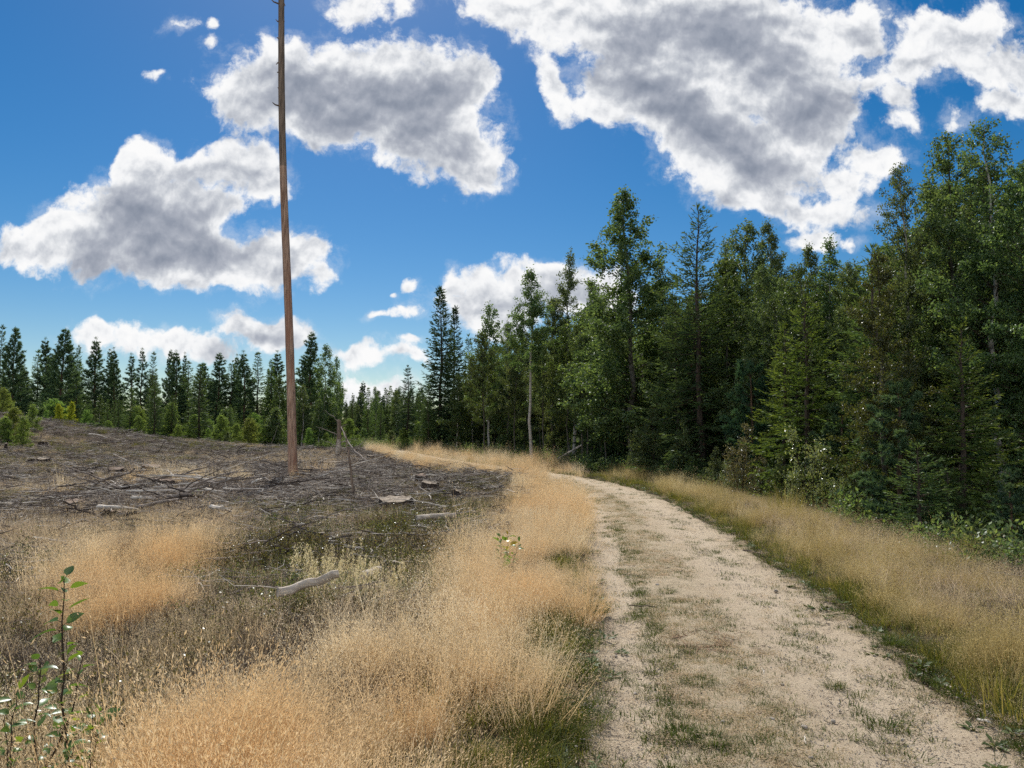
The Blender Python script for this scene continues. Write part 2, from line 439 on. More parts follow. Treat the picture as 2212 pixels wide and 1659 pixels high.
# ------------------------------------------------------------------ scatter of uncountable cover (one object per kind)
def scatter_group():
    ng = bpy.data.node_groups.new('spread_tufts', 'GeometryNodeTree')
    ng.interface.new_socket('Geometry', in_out='INPUT', socket_type='NodeSocketGeometry')
    ng.interface.new_socket('Tufts', in_out='INPUT', socket_type='NodeSocketCollection')
    ng.interface.new_socket('Geometry', in_out='OUTPUT', socket_type='NodeSocketGeometry')
    gi = ng.nodes.new('NodeGroupInput'); go = ng.nodes.new('NodeGroupOutput')
    ci = ng.nodes.new('GeometryNodeCollectionInfo')
    ci.inputs['Separate Children'].default_value = True; ci.inputs['Reset Children'].default_value = True
    ip = ng.nodes.new('GeometryNodeInstanceOnPoints'); ip.inputs['Pick Instance'].default_value = True
    def attr(nm, ty):
        n = ng.nodes.new('GeometryNodeInputNamedAttribute'); n.data_type = ty; n.inputs['Name'].default_value = nm
        return n.outputs['Attribute']
    e = ng.nodes.new('FunctionNodeEulerToRotation')
    L = ng.links.new
    L(gi.outputs[0], ip.inputs['Points']); L(gi.outputs[1], ci.inputs['Collection']); L(ci.outputs[0], ip.inputs['Instance'])
    L(attr('idx', 'INT'), ip.inputs['Instance Index']); L(attr('rot', 'FLOAT_VECTOR'), e.inputs[0]); L(e.outputs[0], ip.inputs['Rotation'])
    L(attr('scl', 'FLOAT_VECTOR'), ip.inputs['Scale']); L(ip.outputs[0], go.inputs[0])
    return ng
SG = scatter_group()

def spread(name, tufts, P, S, tilt=0.15, lean=None, squash=None):
    c = bpy.data.collections.new(name + '_tufts')
    for i, me in enumerate(tufts):
        c.objects.link(bpy.data.objects.new('%s_tuft_%02d' % (name, i), me))
    n = len(P)
    me = bpy.data.meshes.new(name); me.vertices.add(n); me.vertices.foreach_set('co', np.asarray(P, np.float32).ravel())
    R = np.stack([rng.normal(0, tilt, n), rng.normal(0, tilt, n), rng.random(n) * 2 * pi], 1).astype(np.float32)
    S3 = np.stack([S, S, S * (squash if squash is not None else rng.uniform(.8, 1.2, n))], 1).astype(np.float32)
    for nm, ty, key, v in (('rot', 'FLOAT_VECTOR', 'vector', R), ('scl', 'FLOAT_VECTOR', 'vector', S3), ('idx', 'INT', 'value', rng.integers(0, len(tufts), n).astype(np.int32))):
        a = me.attributes.new(nm, ty, 'POINT'); a.data.foreach_set(key, v.ravel())
    for t in tufts[:1]:
        for m in t.materials: me.materials.append(m)
    o = mesh_obj(name, me)
    md = o.modifiers.new('spread', 'NODES'); md.node_group = SG
    md[[s.identifier for s in SG.interface.items_tree if s.name == 'Tufts'][0]] = c
    tag(o, kind='stuff')
    return o

def in_poly(x, y, poly):
    ins = np.zeros(x.shape, bool); n = len(poly); j = n - 1
    for i in range(n):
        xi, yi = poly[i]; xj, yj = poly[j]
        c = ((yi > y) != (yj > y)) & (x < (xj - xi) * (y - yi) / (yj - yi + 1e-12) + xi)
        ins ^= c; j = i
    return ins

def gpoly(pts, z0=0.15):
    return [on_ground(px, py, z0) for px, py in pts]

def sample(n, y0, y1, xr=1.0, power=1.0, y_min_w=1.0, margin=0.9):
    """n points in the wedge in front of the camera, thinned with distance (density ~ 1/y^power)"""
    u = rng.random(n)
    e = 2.0 - power                     # area element ~ y dy
    y = (u * (y1 ** e - y0 ** e) + y0 ** e) ** (1 / e) if abs(e) > 1e-6 else y0 * (y1 / y0) ** u
    x = rng.uniform(-1, 1, n) * (0.74 * y + margin)
    return x, y

# ------- tuft shapes
def blade_strip(mb, base, az, lean, length, width, seg, curl, tint):
    """a bent grass blade: narrowing strip of quads (vectorised over blades)"""
    n = len(base)
    t = np.linspace(0, 1, seg + 1)
    d = np.stack([np.cos(az), np.sin(az)], 1)
    out = (lean[:, None] * t + curl[:, None] * t ** 2.2) * length[:, None]
    zz = (t[None, :] * length[:, None]) * np.sqrt(np.clip(1 - (lean[:, None] * .6 + curl[:, None] * .75 * t) ** 2, .05, 1))
    c = base[:, None, :] + np.concatenate([d[:, None, :] * out[:, :, None], zz[:, :, None]], 2)
    s = np.stack([-np.sin(az), np.cos(az), np.zeros(n)], 1)
    w = width[:, None] * (1 - t ** 1.5 * .92)[None, :] * .5
    v = np.stack([c - s[:, None, :] * w[:, :, None], c + s[:, None, :] * w[:, :, None]], 2)   # n, seg+1, 2, 3
    idx = np.arange(n * (seg + 1) * 2).reshape(n, seg + 1, 2)
    q = np.stack([idx[:, :-1, 0], idx[:, :-1, 1], idx[:, 1:, 1], idx[:, 1:, 0]], -1).reshape(-1, 4)
    mb.add(v.reshape(-1, 3), q, np.repeat(tint, seg))
    return c

def panicle_tuft(mat, stems, h, rad, spk, sl, sw, blades=20, open_=0.05, bl=.18, name='panicle_grass', lean=.35, stemw=.0016, blade_tint=(.0, .5)):
    mb = MB()
    n = stems
    r = rad * np.sqrt(rng.random(n)); a = rng.random(n) * 2 * pi
    base = np.stack([r * np.cos(a), r * np.sin(a), np.full(n, -.02)], 1)
    H = h * rng.uniform(.62, 1.12, n)
    az = a + rng.normal(0, .8, n)
    c = blade_strip(mb, base, az, rng.uniform(.02, lean, n), H, np.full(n, stemw * 2), 4, rng.uniform(0, .35, n), rng.uniform(.1, .6, n))
    # airy seed heads
    for i in range(n):
        tip = c[i, -1]; p2 = c[i, 2]; ax = nrm(tip - c[i, -2])
        k = int(spk * rng.uniform(.6, 1.3))
        t = rng.random(k) ** .8
        wid = open_ * np.sin(np.clip(t * .85 + .12, 0, 1) * pi) + .006
        off = rvec(k) * (wid * rng.random(k) ** .5)[:, None]
        P = tip[None] - ax[None] * (t * H[i] * .42)[:, None] + off
        D = nrm(off * 4 / max(open_, .01) * .25 + ax + rvec(k) * .6)
        leaves(mb, P, D, rvec(k), sl * rng.uniform(.6, 1.3, k), sw * rng.uniform(.7, 1.2, k), np.clip(rng.normal(.55, .25, k), 0, 1))
    if blades:
        m = blades
        r = rad * np.sqrt(rng.random(m)); a = rng.random(m) * 2 * pi
        base = np.stack([r * np.cos(a), r * np.sin(a), np.full(m, -.02)], 1)
        blade_strip(mb, base, a + rng.normal(0, 1, m), rng.uniform(.1, .6, m), bl * rng.uniform(.5, 1.3, m), np.full(m, .004), 3, rng.uniform(.1, .7, m), rng.uniform(*blade_tint, m))
    return mb.mesh(name, mat)

def blade_tuft(mat, n, h, rad, w, curl=.6, name='grass_tuft', lean=.5, tint=(0, 1)):
    mb = MB()
    r = rad * np.sqrt(rng.random(n)); a = rng.random(n) * 2 * pi
    base = np.stack([r * np.cos(a), r * np.sin(a), np.full(n, -.015)], 1)
    blade_strip(mb, base, a + rng.normal(0, .7, n), rng.uniform(.05, lean, n), h * rng.uniform(.45, 1.15, n), w * rng.uniform(.6, 1.2, n), 4, rng.uniform(0, curl, n), rng.uniform(*tint, n))
    return mb.mesh(name, mat)

def straw_tuft(mat, n, h, rad, w, name='straw'):
    """matted, wavy dead grass lying over itself"""
    mb = MB()
    r = rad * np.sqrt(rng.random(n)); a = rng.random(n) * 2 * pi
    base = np.stack([r * np.cos(a), r * np.sin(a), rng.uniform(-.02, h * .35, n)], 1)
    blade_strip(mb, base, rng.random(n) * 2 * pi, rng.uniform(.2, 1.1, n), h * rng.uniform(.5, 1.5, n), w * rng.uniform(.6, 1.2, n), 4, rng.uniform(-.6, .9, n), rng.uniform(0, 1, n))
    k = n * 2
    r = rad * np.sqrt(rng.random(k)); a = rng.random(k) * 2 * pi
    P = np.stack([r * np.cos(a), r * np.sin(a), rng.uniform(.1, 1, k) * h], 1)
    leaves(mb, P, rvec(k) * [1, 1, .5], rvec(k), .012 * rng.uniform(.6, 1.6, k), .004, rng.uniform(.2, 1, k))
    return mb.mesh(name, mat)

def berry_tuft(leafm, twigm, stems, h, rad, ll, lw, nl, name='bilberry', up=.6):
    mb = MB()
    for i in range(stems):
        r = rad * sqrt(rng.random()); a = rng.random() * 2 * pi
        b = np.array([r * cos(a), r * sin(a), -.02])
        d = nrm(np.array([cos(a) * .5, sin(a) * .5, 1.2]) + rng.normal(0, .35, 3))
        L = h * rng.uniform(.5, 1.15)
        p1 = b + d * L * .5; p2 = p1 + nrm(d + rng.normal(0, .4, 3)) * L * .5
        tube(mb, [b, p1, p2], [.0035, .0025, .0012], 3, None, 1)
        k = int(nl * rng.uniform(.5, 1.4))
        t = rng.uniform(.25, 1, k)[:, None]
        P = np.where(t < .5, b + (p1 - b) * t * 2, p1 + (p2 - p1) * (t - .5) * 2) + rng.normal(0, h * .09, (k, 3))
        D = nrm(rvec(k) + [0, 0, up])
        leaves(mb, P, D, nrm(rvec(k) + [0, 0, .8]), ll * rng.uniform(.6, 1.3, k), lw * rng.uniform(.7, 1.2, k), np.clip(rng.normal(.5, .27, k), 0, 1))
    return mb.mesh(name, [leafm, twigm])

def litter_tuft(n, rad, L, mats, name='twig_litter', r0=.004):
    mb = MB()
    for i in range(n):
        r = rad * sqrt(rng.random()); a = rng.random() * 2 * pi
        b = np.array([r * cos(a), r * sin(a), rng.uniform(.02, .15) if rad > .2 else rng.uniform(.005, .02)])
        az = rng.random() * 2 * pi; l = L * rng.uniform(.3, 1.2)
        d = np.array([cos(az), sin(az), rng.normal(.03, .09)])
        d2 = nrm(d + rng.normal(0, .22, 3) * [1, 1, .5]); 
        p = [b, b + d * l * .35, b + d * l * .35 + d2 * l * .35, b + d * l * .35 + d2 * l * .35 + nrm(d2 + rng.normal(0, .3, 3)) * l * .3]
        rr = r0 * rng.uniform(.6, 1.8)
        tube(mb, p, [rr, rr * .85, rr * .6, rr * .3], 4, rng.random(), int(rng.random() < .35))
        if rng.random() < .6:
            q = p[1 + int(rng.random() * 2)]
            e = nrm(d + rng.normal(0, .7, 3) * [1, 1, .35]) * l * .3
            tube(mb, [q, q + e * .5, q + e + rng.normal(0, .02, 3)], [rr * .6, rr * .45, rr * .2], 3, rng.random(), 0)
    return mb.mesh(name, mats)

# zones of the clearing, outlined on the photograph and laid on the ground
Z_GOLD = gpoly([(1240, 1035), (1260, 1100), (1275, 1200), (1285, 1300), (1215, 1380), (1160, 1460), (1110, 1540), (1075, 1640), (1050, 1800), (260, 1900), (220, 1700), (250, 1620), (340, 1560), (450, 1500), (560, 1445), (640, 1420), (760, 1390), (900, 1375), (985, 1335), (960, 1260), (1000, 1180), (1075, 1110), (1135, 1065), (1110, 1040), (1180, 1028)], .30)
Z_GOLDFAR = gpoly([(1190, 1030), (1120, 1036), (1045, 1016), (900, 1008), (868, 985), (852, 968), (890, 966), (960, 990), (1060, 1000), (1130, 1015)], .25)
Z_ROSE = gpoly([(120, 1210), (180, 1165), (300, 1140), (420, 1130), (440, 1200), (415, 1290), (330, 1345), (200, 1330), (130, 1290)], .30)
Z_PALE = [gpoly(p, .1) for p in (
    [(0, 1130), (120, 1120), (300, 1080), (470, 1060), (590, 1065), (610, 1100), (520, 1130), (430, 1190), (300, 1180), (100, 1210), (0, 1200)],
    [(150, 1480), (330, 1400), (560, 1330), (620, 1400), (560, 1500), (380, 1540), (230, 1560)],
    [(0, 1045), (120, 1030), (200, 1050), (150, 1075), (0, 1075)],
    [(380, 968), (580, 966), (580, 975), (400, 976)],
    [(580, 985), (720, 975), (720, 995), (600, 1003)])]
Z_BERRY = gpoly([(440, 1330), (430, 1230), (520, 1150), (560, 1080), (640, 1040), (760, 1020), (900, 1010), (1040, 1020), (1110, 1050), (1110, 1075), (1030, 1130), (960, 1210), (940, 1310), (880, 1370), (720, 1390), (560, 1400)], .1)
Z_MOUND = gpoly([(990, 1040), (1040, 1022), (1105, 1030), (1125, 1060), (1085, 1085), (1000, 1075)], .15)

def keep(x, y, m):
    return x[m], y[m]

def ground_pts(x, y, dz=0.0):
    lat = path_lat(x, y)
    return np.stack([x, y, height(x, y, lat) + dz], 1), lat

# clear round stumps and logs so that they show
CLEAR = []

def not_clear(x, y):
    m = np.ones(x.shape, bool)
    for cx, cy, r in CLEAR: m &= (x - cx) ** 2 + (y - cy) ** 2 > r * r
    return m

# ------------------------------------------------------------------ stumps, logs and dead wood lying in the clearing
def stump(px, py, wpx, hpx, label, pale=True, tilt=0.0):
    x, y = on_terrain(px, py, 0.0)
    r = wpx / FOC * y * .58; h = max(.10, hpx / FOC * y) + .03
    z = hz(x, y)
    e = empty('tree_stump', (x, y, z - .03), rng.random() * 6, (1, 1, 1), label, 'stump', 'sawn stumps left in the clearing', (tilt, tilt * .5))
    k = 26
    an = np.arange(k) * 2 * pi / k
    lob = 1 + .10 * np.sin(an * 5 + rng.random() * 6) + .06 * np.sin(an * 9 + 1) + rng.normal(0, .02, k)
    rows = []
    for t in np.linspace(0, 1, 7):
        flare = 1 + .75 * (1 - t) ** 2.5
        rr = r * (1 + (lob - 1) * (1.5 - t * .7)) * flare * rng.normal(1, .012, k)
        rows.append(np.stack([rr * np.cos(an), rr * np.sin(an), np.full(k, (h + .03) * t)], 1))
    rows[-1][:, 2] += rng.normal(0, .012, k) + .03 * np.sin(an + 1)
    mb = MB(); V = np.concatenate(rows)
    i = np.arange(6)[:, None] * k; j = np.arange(k)[None]; j2 = (j + 1) % k
    mb.add(V, np.stack([i + j, i + j2, i + k + j2, i + k + j], -1).reshape(-1, 4))
    mesh_obj('stump_bark', mb.mesh('stump_bark', M['stump']), e)
    mb = MB(); top = rows[-1].copy(); inner = top * [.90, .90, 1] + [0, 0, .004]; cc = np.array([[0, 0, h + .04]])
    V = np.concatenate([top + [0, 0, .001], inner, cc])
    q = [(a, (a + 1) % k, k + (a + 1) % k, k + a) for a in range(k)]
    mb.add(V, q); mb.add(V, [(k + a, k + (a + 1) % k, 2 * k) for a in range(k)])
    mesh_obj('cut_face', mb.mesh('cut_face', M['cut'] if pale else M['pole_dark']), e)
    CLEAR.append((x, y, r * 1.25)); CLEAR.append((x, y - r * 1.6, r * .9))

stump(856, 1108, 60, 26, 'broad dark stump with a pale top edge, lowest one before the dark bushes')
stump(989, 1084, 19, 20, 'small upright stump with a pale flat top near the heather mound')
stump(928, 1064, 30, 18, 'weathered grey stump overgrown with twigs, up the slope from the small pale-topped stump')
stump(910, 1042, 22, 14, 'low dark stump halfway between the bare trunk and the path bend', False)
stump(246, 1136, 44, 25, 'wide blackened stump under the long dark fallen branch', False)
stump(163, 1102, 34, 16, 'old brown stump beside the propped stick', False)
stump(351, 1054, 38, 16, 'dark stump behind the heap of bleached branches', False)
stump(327, 1026, 32, 18, 'mossy black stump up the slope from the branch heap', False)
stump(250, 1024, 26, 10, 'low flat stump just downhill of the mossy black one', False)
stump(92, 1003, 20, 11, 'grey-topped stump in the dry patch at the foot of the hillside')
stump(68, 1005, 11, 10, 'narrow stump paired with the grey-topped stump below the hillside')
stump(155, 1006, 12, 6, 'tiny far stump on the heather flat below the hillside')
stump(12, 975, 5, 16, 'thin tall stump standing on the lower hillside')
stump(94, 962, 16, 6, 'pale-cut stump on the hillside crest', True)
stump(866, 998, 16, 5, 'flat pale stump close to the far grass verge')
stump(800, 990, 12, 4, 'small pale stump beyond the leaning dead sapling')
stump(1022, 1122, 22, 6, 'low whitish stump at the edge of the golden grass')

def bent(pts, k=9, wob=.02):
    pts = np.asarray(pts, float); t = np.linspace(0, len(pts) - 1, max(k, len(pts) * 3))
    i = np.clip(np.floor(t).astype(int), 0, len(pts) - 2); f = (t - i)[:, None]
    p0 = pts[np.maximum(i - 1, 0)]; p1 = pts[i]; p2 = pts[i + 1]; p3 = pts[np.minimum(i + 2, len(pts) - 1)]
    o = .5 * (2 * p1 + (p2 - p0) * f + (2 * p0 - 5 * p1 + 4 * p2 - p3) * f ** 2 + (3 * p1 - p0 - 3 * p2 + p3) * f ** 3)
    o[1:-1] += rng.normal(0, wob, (len(o) - 2, 3))
    return o

def wood(name, cat, pix, r0, mat, label, group=None, forks=2, r1=None, sides=7, wob=.012, d=None):
    """a stick or log through points of the photograph (px, py, height above the ground)"""
    P = []
    for px, py, h in pix:
        x, y = on_terrain(px, py, h) if d is None else at_depth(px, d, py)
        P.append((x, y, hz(x, y) + h + r0 * .6))
    P = np.array(P)
    if cat in ('log', 'wood chunk'): P = P[0] + (P[-1] - P[0]) * np.linspace(0, 1, len(P))[:, None]
    o0 = P[0].copy(); L = np.linalg.norm(P[-1] - P[0])
    c = bent(P - o0, 9, wob if r0 < .04 else .004)
    rr = np.linspace(r0, r1 if r1 is not None else r0 * .35, len(c))
    mb = MB(); tube(mb, c, rr, sides, cap=True, bumpy=.18 if r0 < .04 else .06)
    if forks == 0:
        o = mesh_obj(name, mb.mesh(name, M[mat])); o.location = o0
        return tag(o, label, cat, group)
    e = empty(name, o0, 0, (1, 1, 1), label, cat, group)
    mesh_obj('stem', mb.mesh('stem', M[mat]), e)
    for q in range(forks):
        i = int(len(c) * rng.uniform(.25, .85)); b = c[i]
        dr = nrm(c[min(i + 1, len(c) - 1)] - c[i - 1]); dr = nrm(dr + rng.normal(0, .55, 3) + [0, 0, .15]); l = L * rng.uniform(.12, .32)
        mb = MB(); tube(mb, bent([b, b + dr * l * .5, b + dr * l + rng.normal(0, l * .12, 3)], 6, .006), np.linspace(rr[i] * .6, .003, 9), 5)
        mesh_obj('side_twig', mb.mesh('side_twig', M[mat]), e)
    return e

wood('fallen_log', 'log', [(600, 1290, .20), (660, 1271, .25), (730, 1252, .27)], .034, 'log', 'bleached fallen log poking out of the dark bushes behind the drooping grass', forks=0, r1=.030, sides=12)
wood('fallen_log', 'log', [(782, 1248, .20), (815, 1235, .24)], .030, 'log', 'short pale log end among dark bushes, uphill of the drooping grass', forks=0, r1=.028, sides=12)
wood('fallen_log', 'log', [(900, 1122, .20), (940, 1118, .22), (984, 1116, .20)], .040, 'log', 'whitish log lying flat below the small pale-topped stump', forks=0, r1=.036, sides=12)
wood('birch_chunk', 'wood chunk', [(565, 1325, .02), (574, 1302, .10), (582, 1288, .14)], .055, 'log', 'small white birch chunk standing at the bush edge by the bleached log', forks=0, r1=.04, sides=10)
wood('fallen_log', 'log', [(690, 1003, .1), (740, 1001, .1)], .10, 'log', 'pale stick-like log lying just past the base of the bare trunk', forks=0)
wood('fallen_log', 'log', [(1181, 1008, .1), (1220, 996, .6), (1258, 982, 1.2)], .07, 'log', 'thin pale birch pole leaning at the wood edge by the path bend', forks=0, r1=.04, d=36)
wood('dead_branch', 'branch', [(262, 1148, .02), (210, 1118, .20), (165, 1098, .38), (131, 1084, .5)], .028, 'dark_twig', 'long dark branch propped over the wide blackened stump', forks=3)
wood('dead_stick', 'stick', [(144, 1152, .0), (144, 1122, .2), (145, 1096, .42)], .016, 'dark_twig', 'short upright dark stick under the end of the propped branch', forks=0)
wood('dead_branch', 'branch', [(28, 1196, .02), (62, 1180, .06), (105, 1170, .08), (146, 1156, .1)], .016, 'twig', 'crooked thin branch on the straw uphill of the leafy sapling', forks=2)
wood('dead_stick', 'stick', [(22, 1196, .0), (24, 1176, .14)], .016, 'pale_twig', 'short white stick standing in the straw at the end of the crooked branch', forks=0)
wood('dead_branch', 'branch', [(470, 1222, .05), (545, 1190, .10), (600, 1161, .18), (642, 1154, .18), (684, 1160, .06)], .020, 'dark_twig', 'long arched dark branch between the straw and the dark bushes', forks=3)
wood('dead_branch', 'branch', [(400, 1262, .03), (440, 1250, .06), (488, 1228, .07)], .018, 'pale_twig', 'white forked branch between the rosy grass patch and the dark bushes', forks=3)
wood('dead_branch', 'branch', [(550, 1268, .08), (585, 1255, .12), (620, 1236, .16)], .010, 'twig', 'thin bare grey branch rising beside the bleached log', forks=2)
wood('dead_branch', 'branch', [(196, 1612, .05), (222, 1575, .16), (250, 1530, .28)], .012, 'dark_twig', 'dark leafless twig sticking up from golden grass beside the leafy sapling', forks=0)
wood('dead_branch', 'branch', [(500, 1000, .1), (560, 1004, .2), (620, 1010, .15)], .05, 'twig', 'long grey branch lying against the foot of the bare trunk', forks=4)
wood('dead_branch', 'branch', [(340, 988, .05), (348, 975, .4), (356, 962, .8)], .025, 'dark_twig', 'thin dark stick standing on the flat before the pine wood', forks=1, d=42)
wood('dead_branch', 'branch', [(510, 990, .1), (516, 978, .4), (530, 966, .7)], .025, 'dark_twig', 'bare forked branch standing in heather before the young birches', forks=2, d=43)
wood('dead_branch', 'branch', [(192, 945, .1), (212, 952, .16), (232, 962, .1)], .05, 'pale_twig', 'pale branch lying down the hillside', forks=1, d=47)
for q, (a, b, mat, label) in enumerate([
    ((212, 1100), (300, 1104), 'pale_twig', 'longest white branch of the bleached heap, pointing at the hillside'),
    ((300, 1098), (425, 1077), 'twig', 'long grey branch across the top of the bleached heap'),
    ((286, 1078), (330, 1082), 'pale_twig', 'pale stout branch on the uphill side of the bleached heap'),
    ((360, 1078), (448, 1076), 'dark_twig', 'dark branch on the end of the bleached heap nearest the bare trunk'),
    ((255, 1118), (318, 1108), 'dark_twig', 'dark branch on the downhill side of the bleached heap'),
    ((440, 1058), (482, 1066), 'pale_twig', 'bright white stick lying alone between bleached heap and bare trunk'),
    ((545, 1046), (566, 1036), 'pale_twig', 'curved white branch lying just before the bare trunk'),
    ((455, 1098), (500, 1108), 'pale_twig', 'pale stick pair at the edge of the straw below the bare trunk')]):
    m = ((a[0] + b[0]) / 2, (a[1] + b[1]) / 2 + rng.normal(0, 2))
    wood('dead_branch', 'branch', [(a[0], a[1], .20), (m[0], m[1], .30), (b[0], b[1], .22)], .040, mat, label, 'bleached branch heap', forks=2)
# the strewn rest of the felling waste: copies of a few branches
protos = []
for q in range(7):
    mat = ['twig', 'pale_twig', 'twig', 'dark_twig', 'pale_twig', 'twig', 'dark_twig'][q]
    mb = MB(); c = bent([(0, 0, 0), (.4, rng.normal(0, .07), .04), (.8, rng.normal(0, .1), .08), (1.2, rng.normal(0, .12), .1)], 9, .01)
    tube(mb, c, np.linspace(.022, .007, len(c)), 6, bumpy=.2)
    e = mb.mesh('stem', M[mat]); mb = MB(); b = c[len(c) // 2]
    dr = nrm(np.array([.7, rng.choice([-1, 1]) * .7, .25])); tube(mb, bent([b, b + dr * .2, b + dr * .45 + rng.normal(0, .04, 3)], 6, .008), np.linspace(.012, .003, 9), 5)
    protos.append((e, mb.mesh('side_twig', M[mat]), {'twig': 'grey', 'pale_twig': 'bleached white', 'dark_twig': 'dark brown'}[mat]))
k = 0
while k < 90:
    if k < 46: px, py = rng.normal(360, 110), rng.normal(1075, 28)
    elif k < 70: px, py = rng.uniform(380, 720), rng.uniform(990, 1050)
    else: px, py = rng.uniform(0, 960), rng.uniform(985, 1230)
    if py < 980 or py > 1260: continue
    x, y = on_terrain(px, py)
    if in_poly(np.array([x]), np.array([y - .6]), Z_GOLD)[0] or in_poly(np.array([x]), np.array([y]), Z_ROSE)[0]: continue
    if path_lat(x, y)[0] > -2: continue
    k += 1
    a, b, colr = protos[int(rng.integers(len(protos)))]
    s = rng.uniform(.7, 1.8) if py < 1110 else rng.uniform(.4, .8)
    e = empty('dead_branch', (x, y, hz(x, y) + rng.uniform(.10, .32)), rng.choice([0, pi]) + rng.normal(0, .55), (s, s, s * .8),
              colr + ' dead branch strewn with others over the felled ground', 'branch', colr + ' branches strewn over the clearing', (rng.normal(0, .1), rng.normal(0, .16)))
    mesh_obj('stem', a, e); mesh_obj('side_twig', b, e)

# ------------------------------------------------------------------ the bare dead trunk
D0 = 23.4
bx, by = at_depth(633, D0, 1040); tx_, _ = at_depth(607.5, D0, -60); tz = top_z(607.5, -60, D0); bz = hz(bx, by)
e = empty('dead_tree', (bx, by, bz - .1), 0, (1, 1, 1), 'tall bare reddish-brown dead trunk without bark, standing alone in the clearing', 'dead tree')
k = 60; t = np.linspace(0, 1, k)
c = np.stack([(tx_ - bx) * t + .03 * np.sin(t * 7) - .06 * np.sin(t * 3.1), .04 * np.sin(t * 5), (tz - bz + .1) * t], 1)
rad = .142 - .05 * t + .05 * np.exp(-t * 50)
mb = MB(); cut = 36
tube(mb, c[:cut + 1], rad[:cut + 1], 18, bumpy=.05)
mesh_obj('trunk', mb.mesh('trunk', M['pole'], True), e)
mb = MB(); tube(mb, c[cut:], rad[cut:], 18, bumpy=.06, cap=False)
up = mesh_obj('upper_trunk', mb.mesh('upper_trunk', M['pole_dark'], True), e); up['label'] = 'dark weathered upper part of the trunk'
for q, (py, sd, l) in enumerate([(7, -1, .34), (41, -1, .2), (72, -1, .15), (120, -1, .12), (147, -1, .14), (187, -1, .13), (215, -1, .22), (10, 1, .14), (42, 1, .12), (95, 1, .09), (300, 1, .07), (20, -1, .1), (260, -1, .07)]):
    tt = (top_z(610, py, D0) - bz) / (tz - bz); i = int(tt * (k - 1)); p = c[i]
    mb = MB(); dr = np.array([sd, rng.normal(0, .4), rng.normal(.15, .2)])
    tube(mb, [p, p + dr * l * .7, p + dr * l * 1.0 + [0, 0, .05 * rng.normal()]], [.03, .022, .012], 6, cap=True)
    mesh_obj('branch_stub', mb.mesh('branch_stub', M['pole_dark']), e)
for q in range(7):                        # root flares
    a = q * .9 + .3; mb = MB()
    tube(mb, [np.array([cos(a) * .10, sin(a) * .10, .42]), np.array([cos(a) * .16, sin(a) * .16, .2]), np.array([cos(a) * .28, sin(a) * .28, .03])], [.04, .05, .03], 6)
    mesh_obj('root', mb.mesh('root', M['stump']), e)
CLEAR.append((bx, by, .30)); CLEAR.append((bx, by - .7, .45)); CLEAR.append((bx, by - 1.5, .4))

# broken snag, its leaning branch and a dead sapling
x, y = at_depth(730, 44, 985); z = hz(x, y)
e = empty('broken_snag', (x, y, z - .05), 0, (1, 1, 1), 'broken grey snag with a pale split base at the far edge of the clearing', 'snag')
mb = MB(); c = bent([(0, 0, 0), (.02, 0, .6), (.05, 0, 1.4), (.03, 0, top_z(730, 905, 44) - z)], 14, .01); tube(mb, c, np.linspace(.17, .11, len(c)), 10, bumpy=.25, cap=True)
mesh_obj('trunk', mb.mesh('trunk', M['pole_dark']), e)
mb = MB(); tube(mb, [(0, -.05, .25), (.03, -.06, .6), (.05, -.05, 1.1)], [.15, .16, .10], 9, bumpy=.2); mesh_obj('split_wood', mb.mesh('split_wood', M['log']), e)
for q in range(4):
    mb = MB(); p = c[6 + 2 * q]; a = rng.uniform(-1, 1) + (pi if q % 2 else 0); dr = np.array([cos(a), sin(a) * .4, .3 + .2 * q]); l = rng.uniform(.6, 1.4)
    tube(mb, bent([p, p + dr * l * .5, p + dr * l + [0, 0, -.1]], 6, .02), np.linspace(.03, .006, 9), 5); mesh_obj('dead_limb', mb.mesh('dead_limb', M['twig']), e)
x1, y1 = at_depth(737, 43.6, 925); x2, y2 = at_depth(757, 41, 965); x3, y3 = at_depth(797, 38, 1011)
P = np.array([(x1, y1, top_z(737, 922, 43.6)), (x2, y2, top_z(757, 963, 41)), (x3, y3, hz(x3, y3) + .02)])
e = empty('dead_pole', P[2], 0, (1, 1, 1), 'thin dead pole leaning from the broken snag down to the heather', 'dead pole')
mb = MB(); c = bent(P - P[2], 12, .02); tube(mb, c, np.linspace(.03, .055, len(c)), 7, bumpy=.2); mesh_obj('stem', mb.mesh('stem', M['twig']), e)
for q in range(3):
    p = c[3 + 2 * q]; dr = nrm(np.array([rng.normal(-.8, .3), rng.normal(0, .3), -.35])); mb = MB(); l = rng.uniform(.5, 1.1)
    tube(mb, bent([p, p + dr * l * .5, p + dr * l], 6, .02), np.linspace(.02, .005, 9), 5); mesh_obj('side_twig', mb.mesh('side_twig', M['twig']), e)
x, y = at_depth(768, 16.8, 1080); z = hz(x, y)
e = empty('dead_sapling', (x, y, z - .05), 0, (1, 1, 1), 'grey leafless sapling standing in dark bushes between the bare trunk and the path', 'dead sapling')
x2, _ = at_depth(749, 16.8, 965)
mb = MB(); c = bent([(0, 0, 0), (-.10, .02, .5), ((x2 - x) * .8, 0, 1.1), (x2 - x, 0, top_z(749, 955, 16.8) - z), (x2 - x - .03, 0, top_z(749, 925, 16.8) - z)], 16, .008)
tube(mb, c, np.linspace(.038, .006, len(c)), 8, bumpy=.2); mesh_obj('stem', mb.mesh('stem', M['pole_dark']), e)
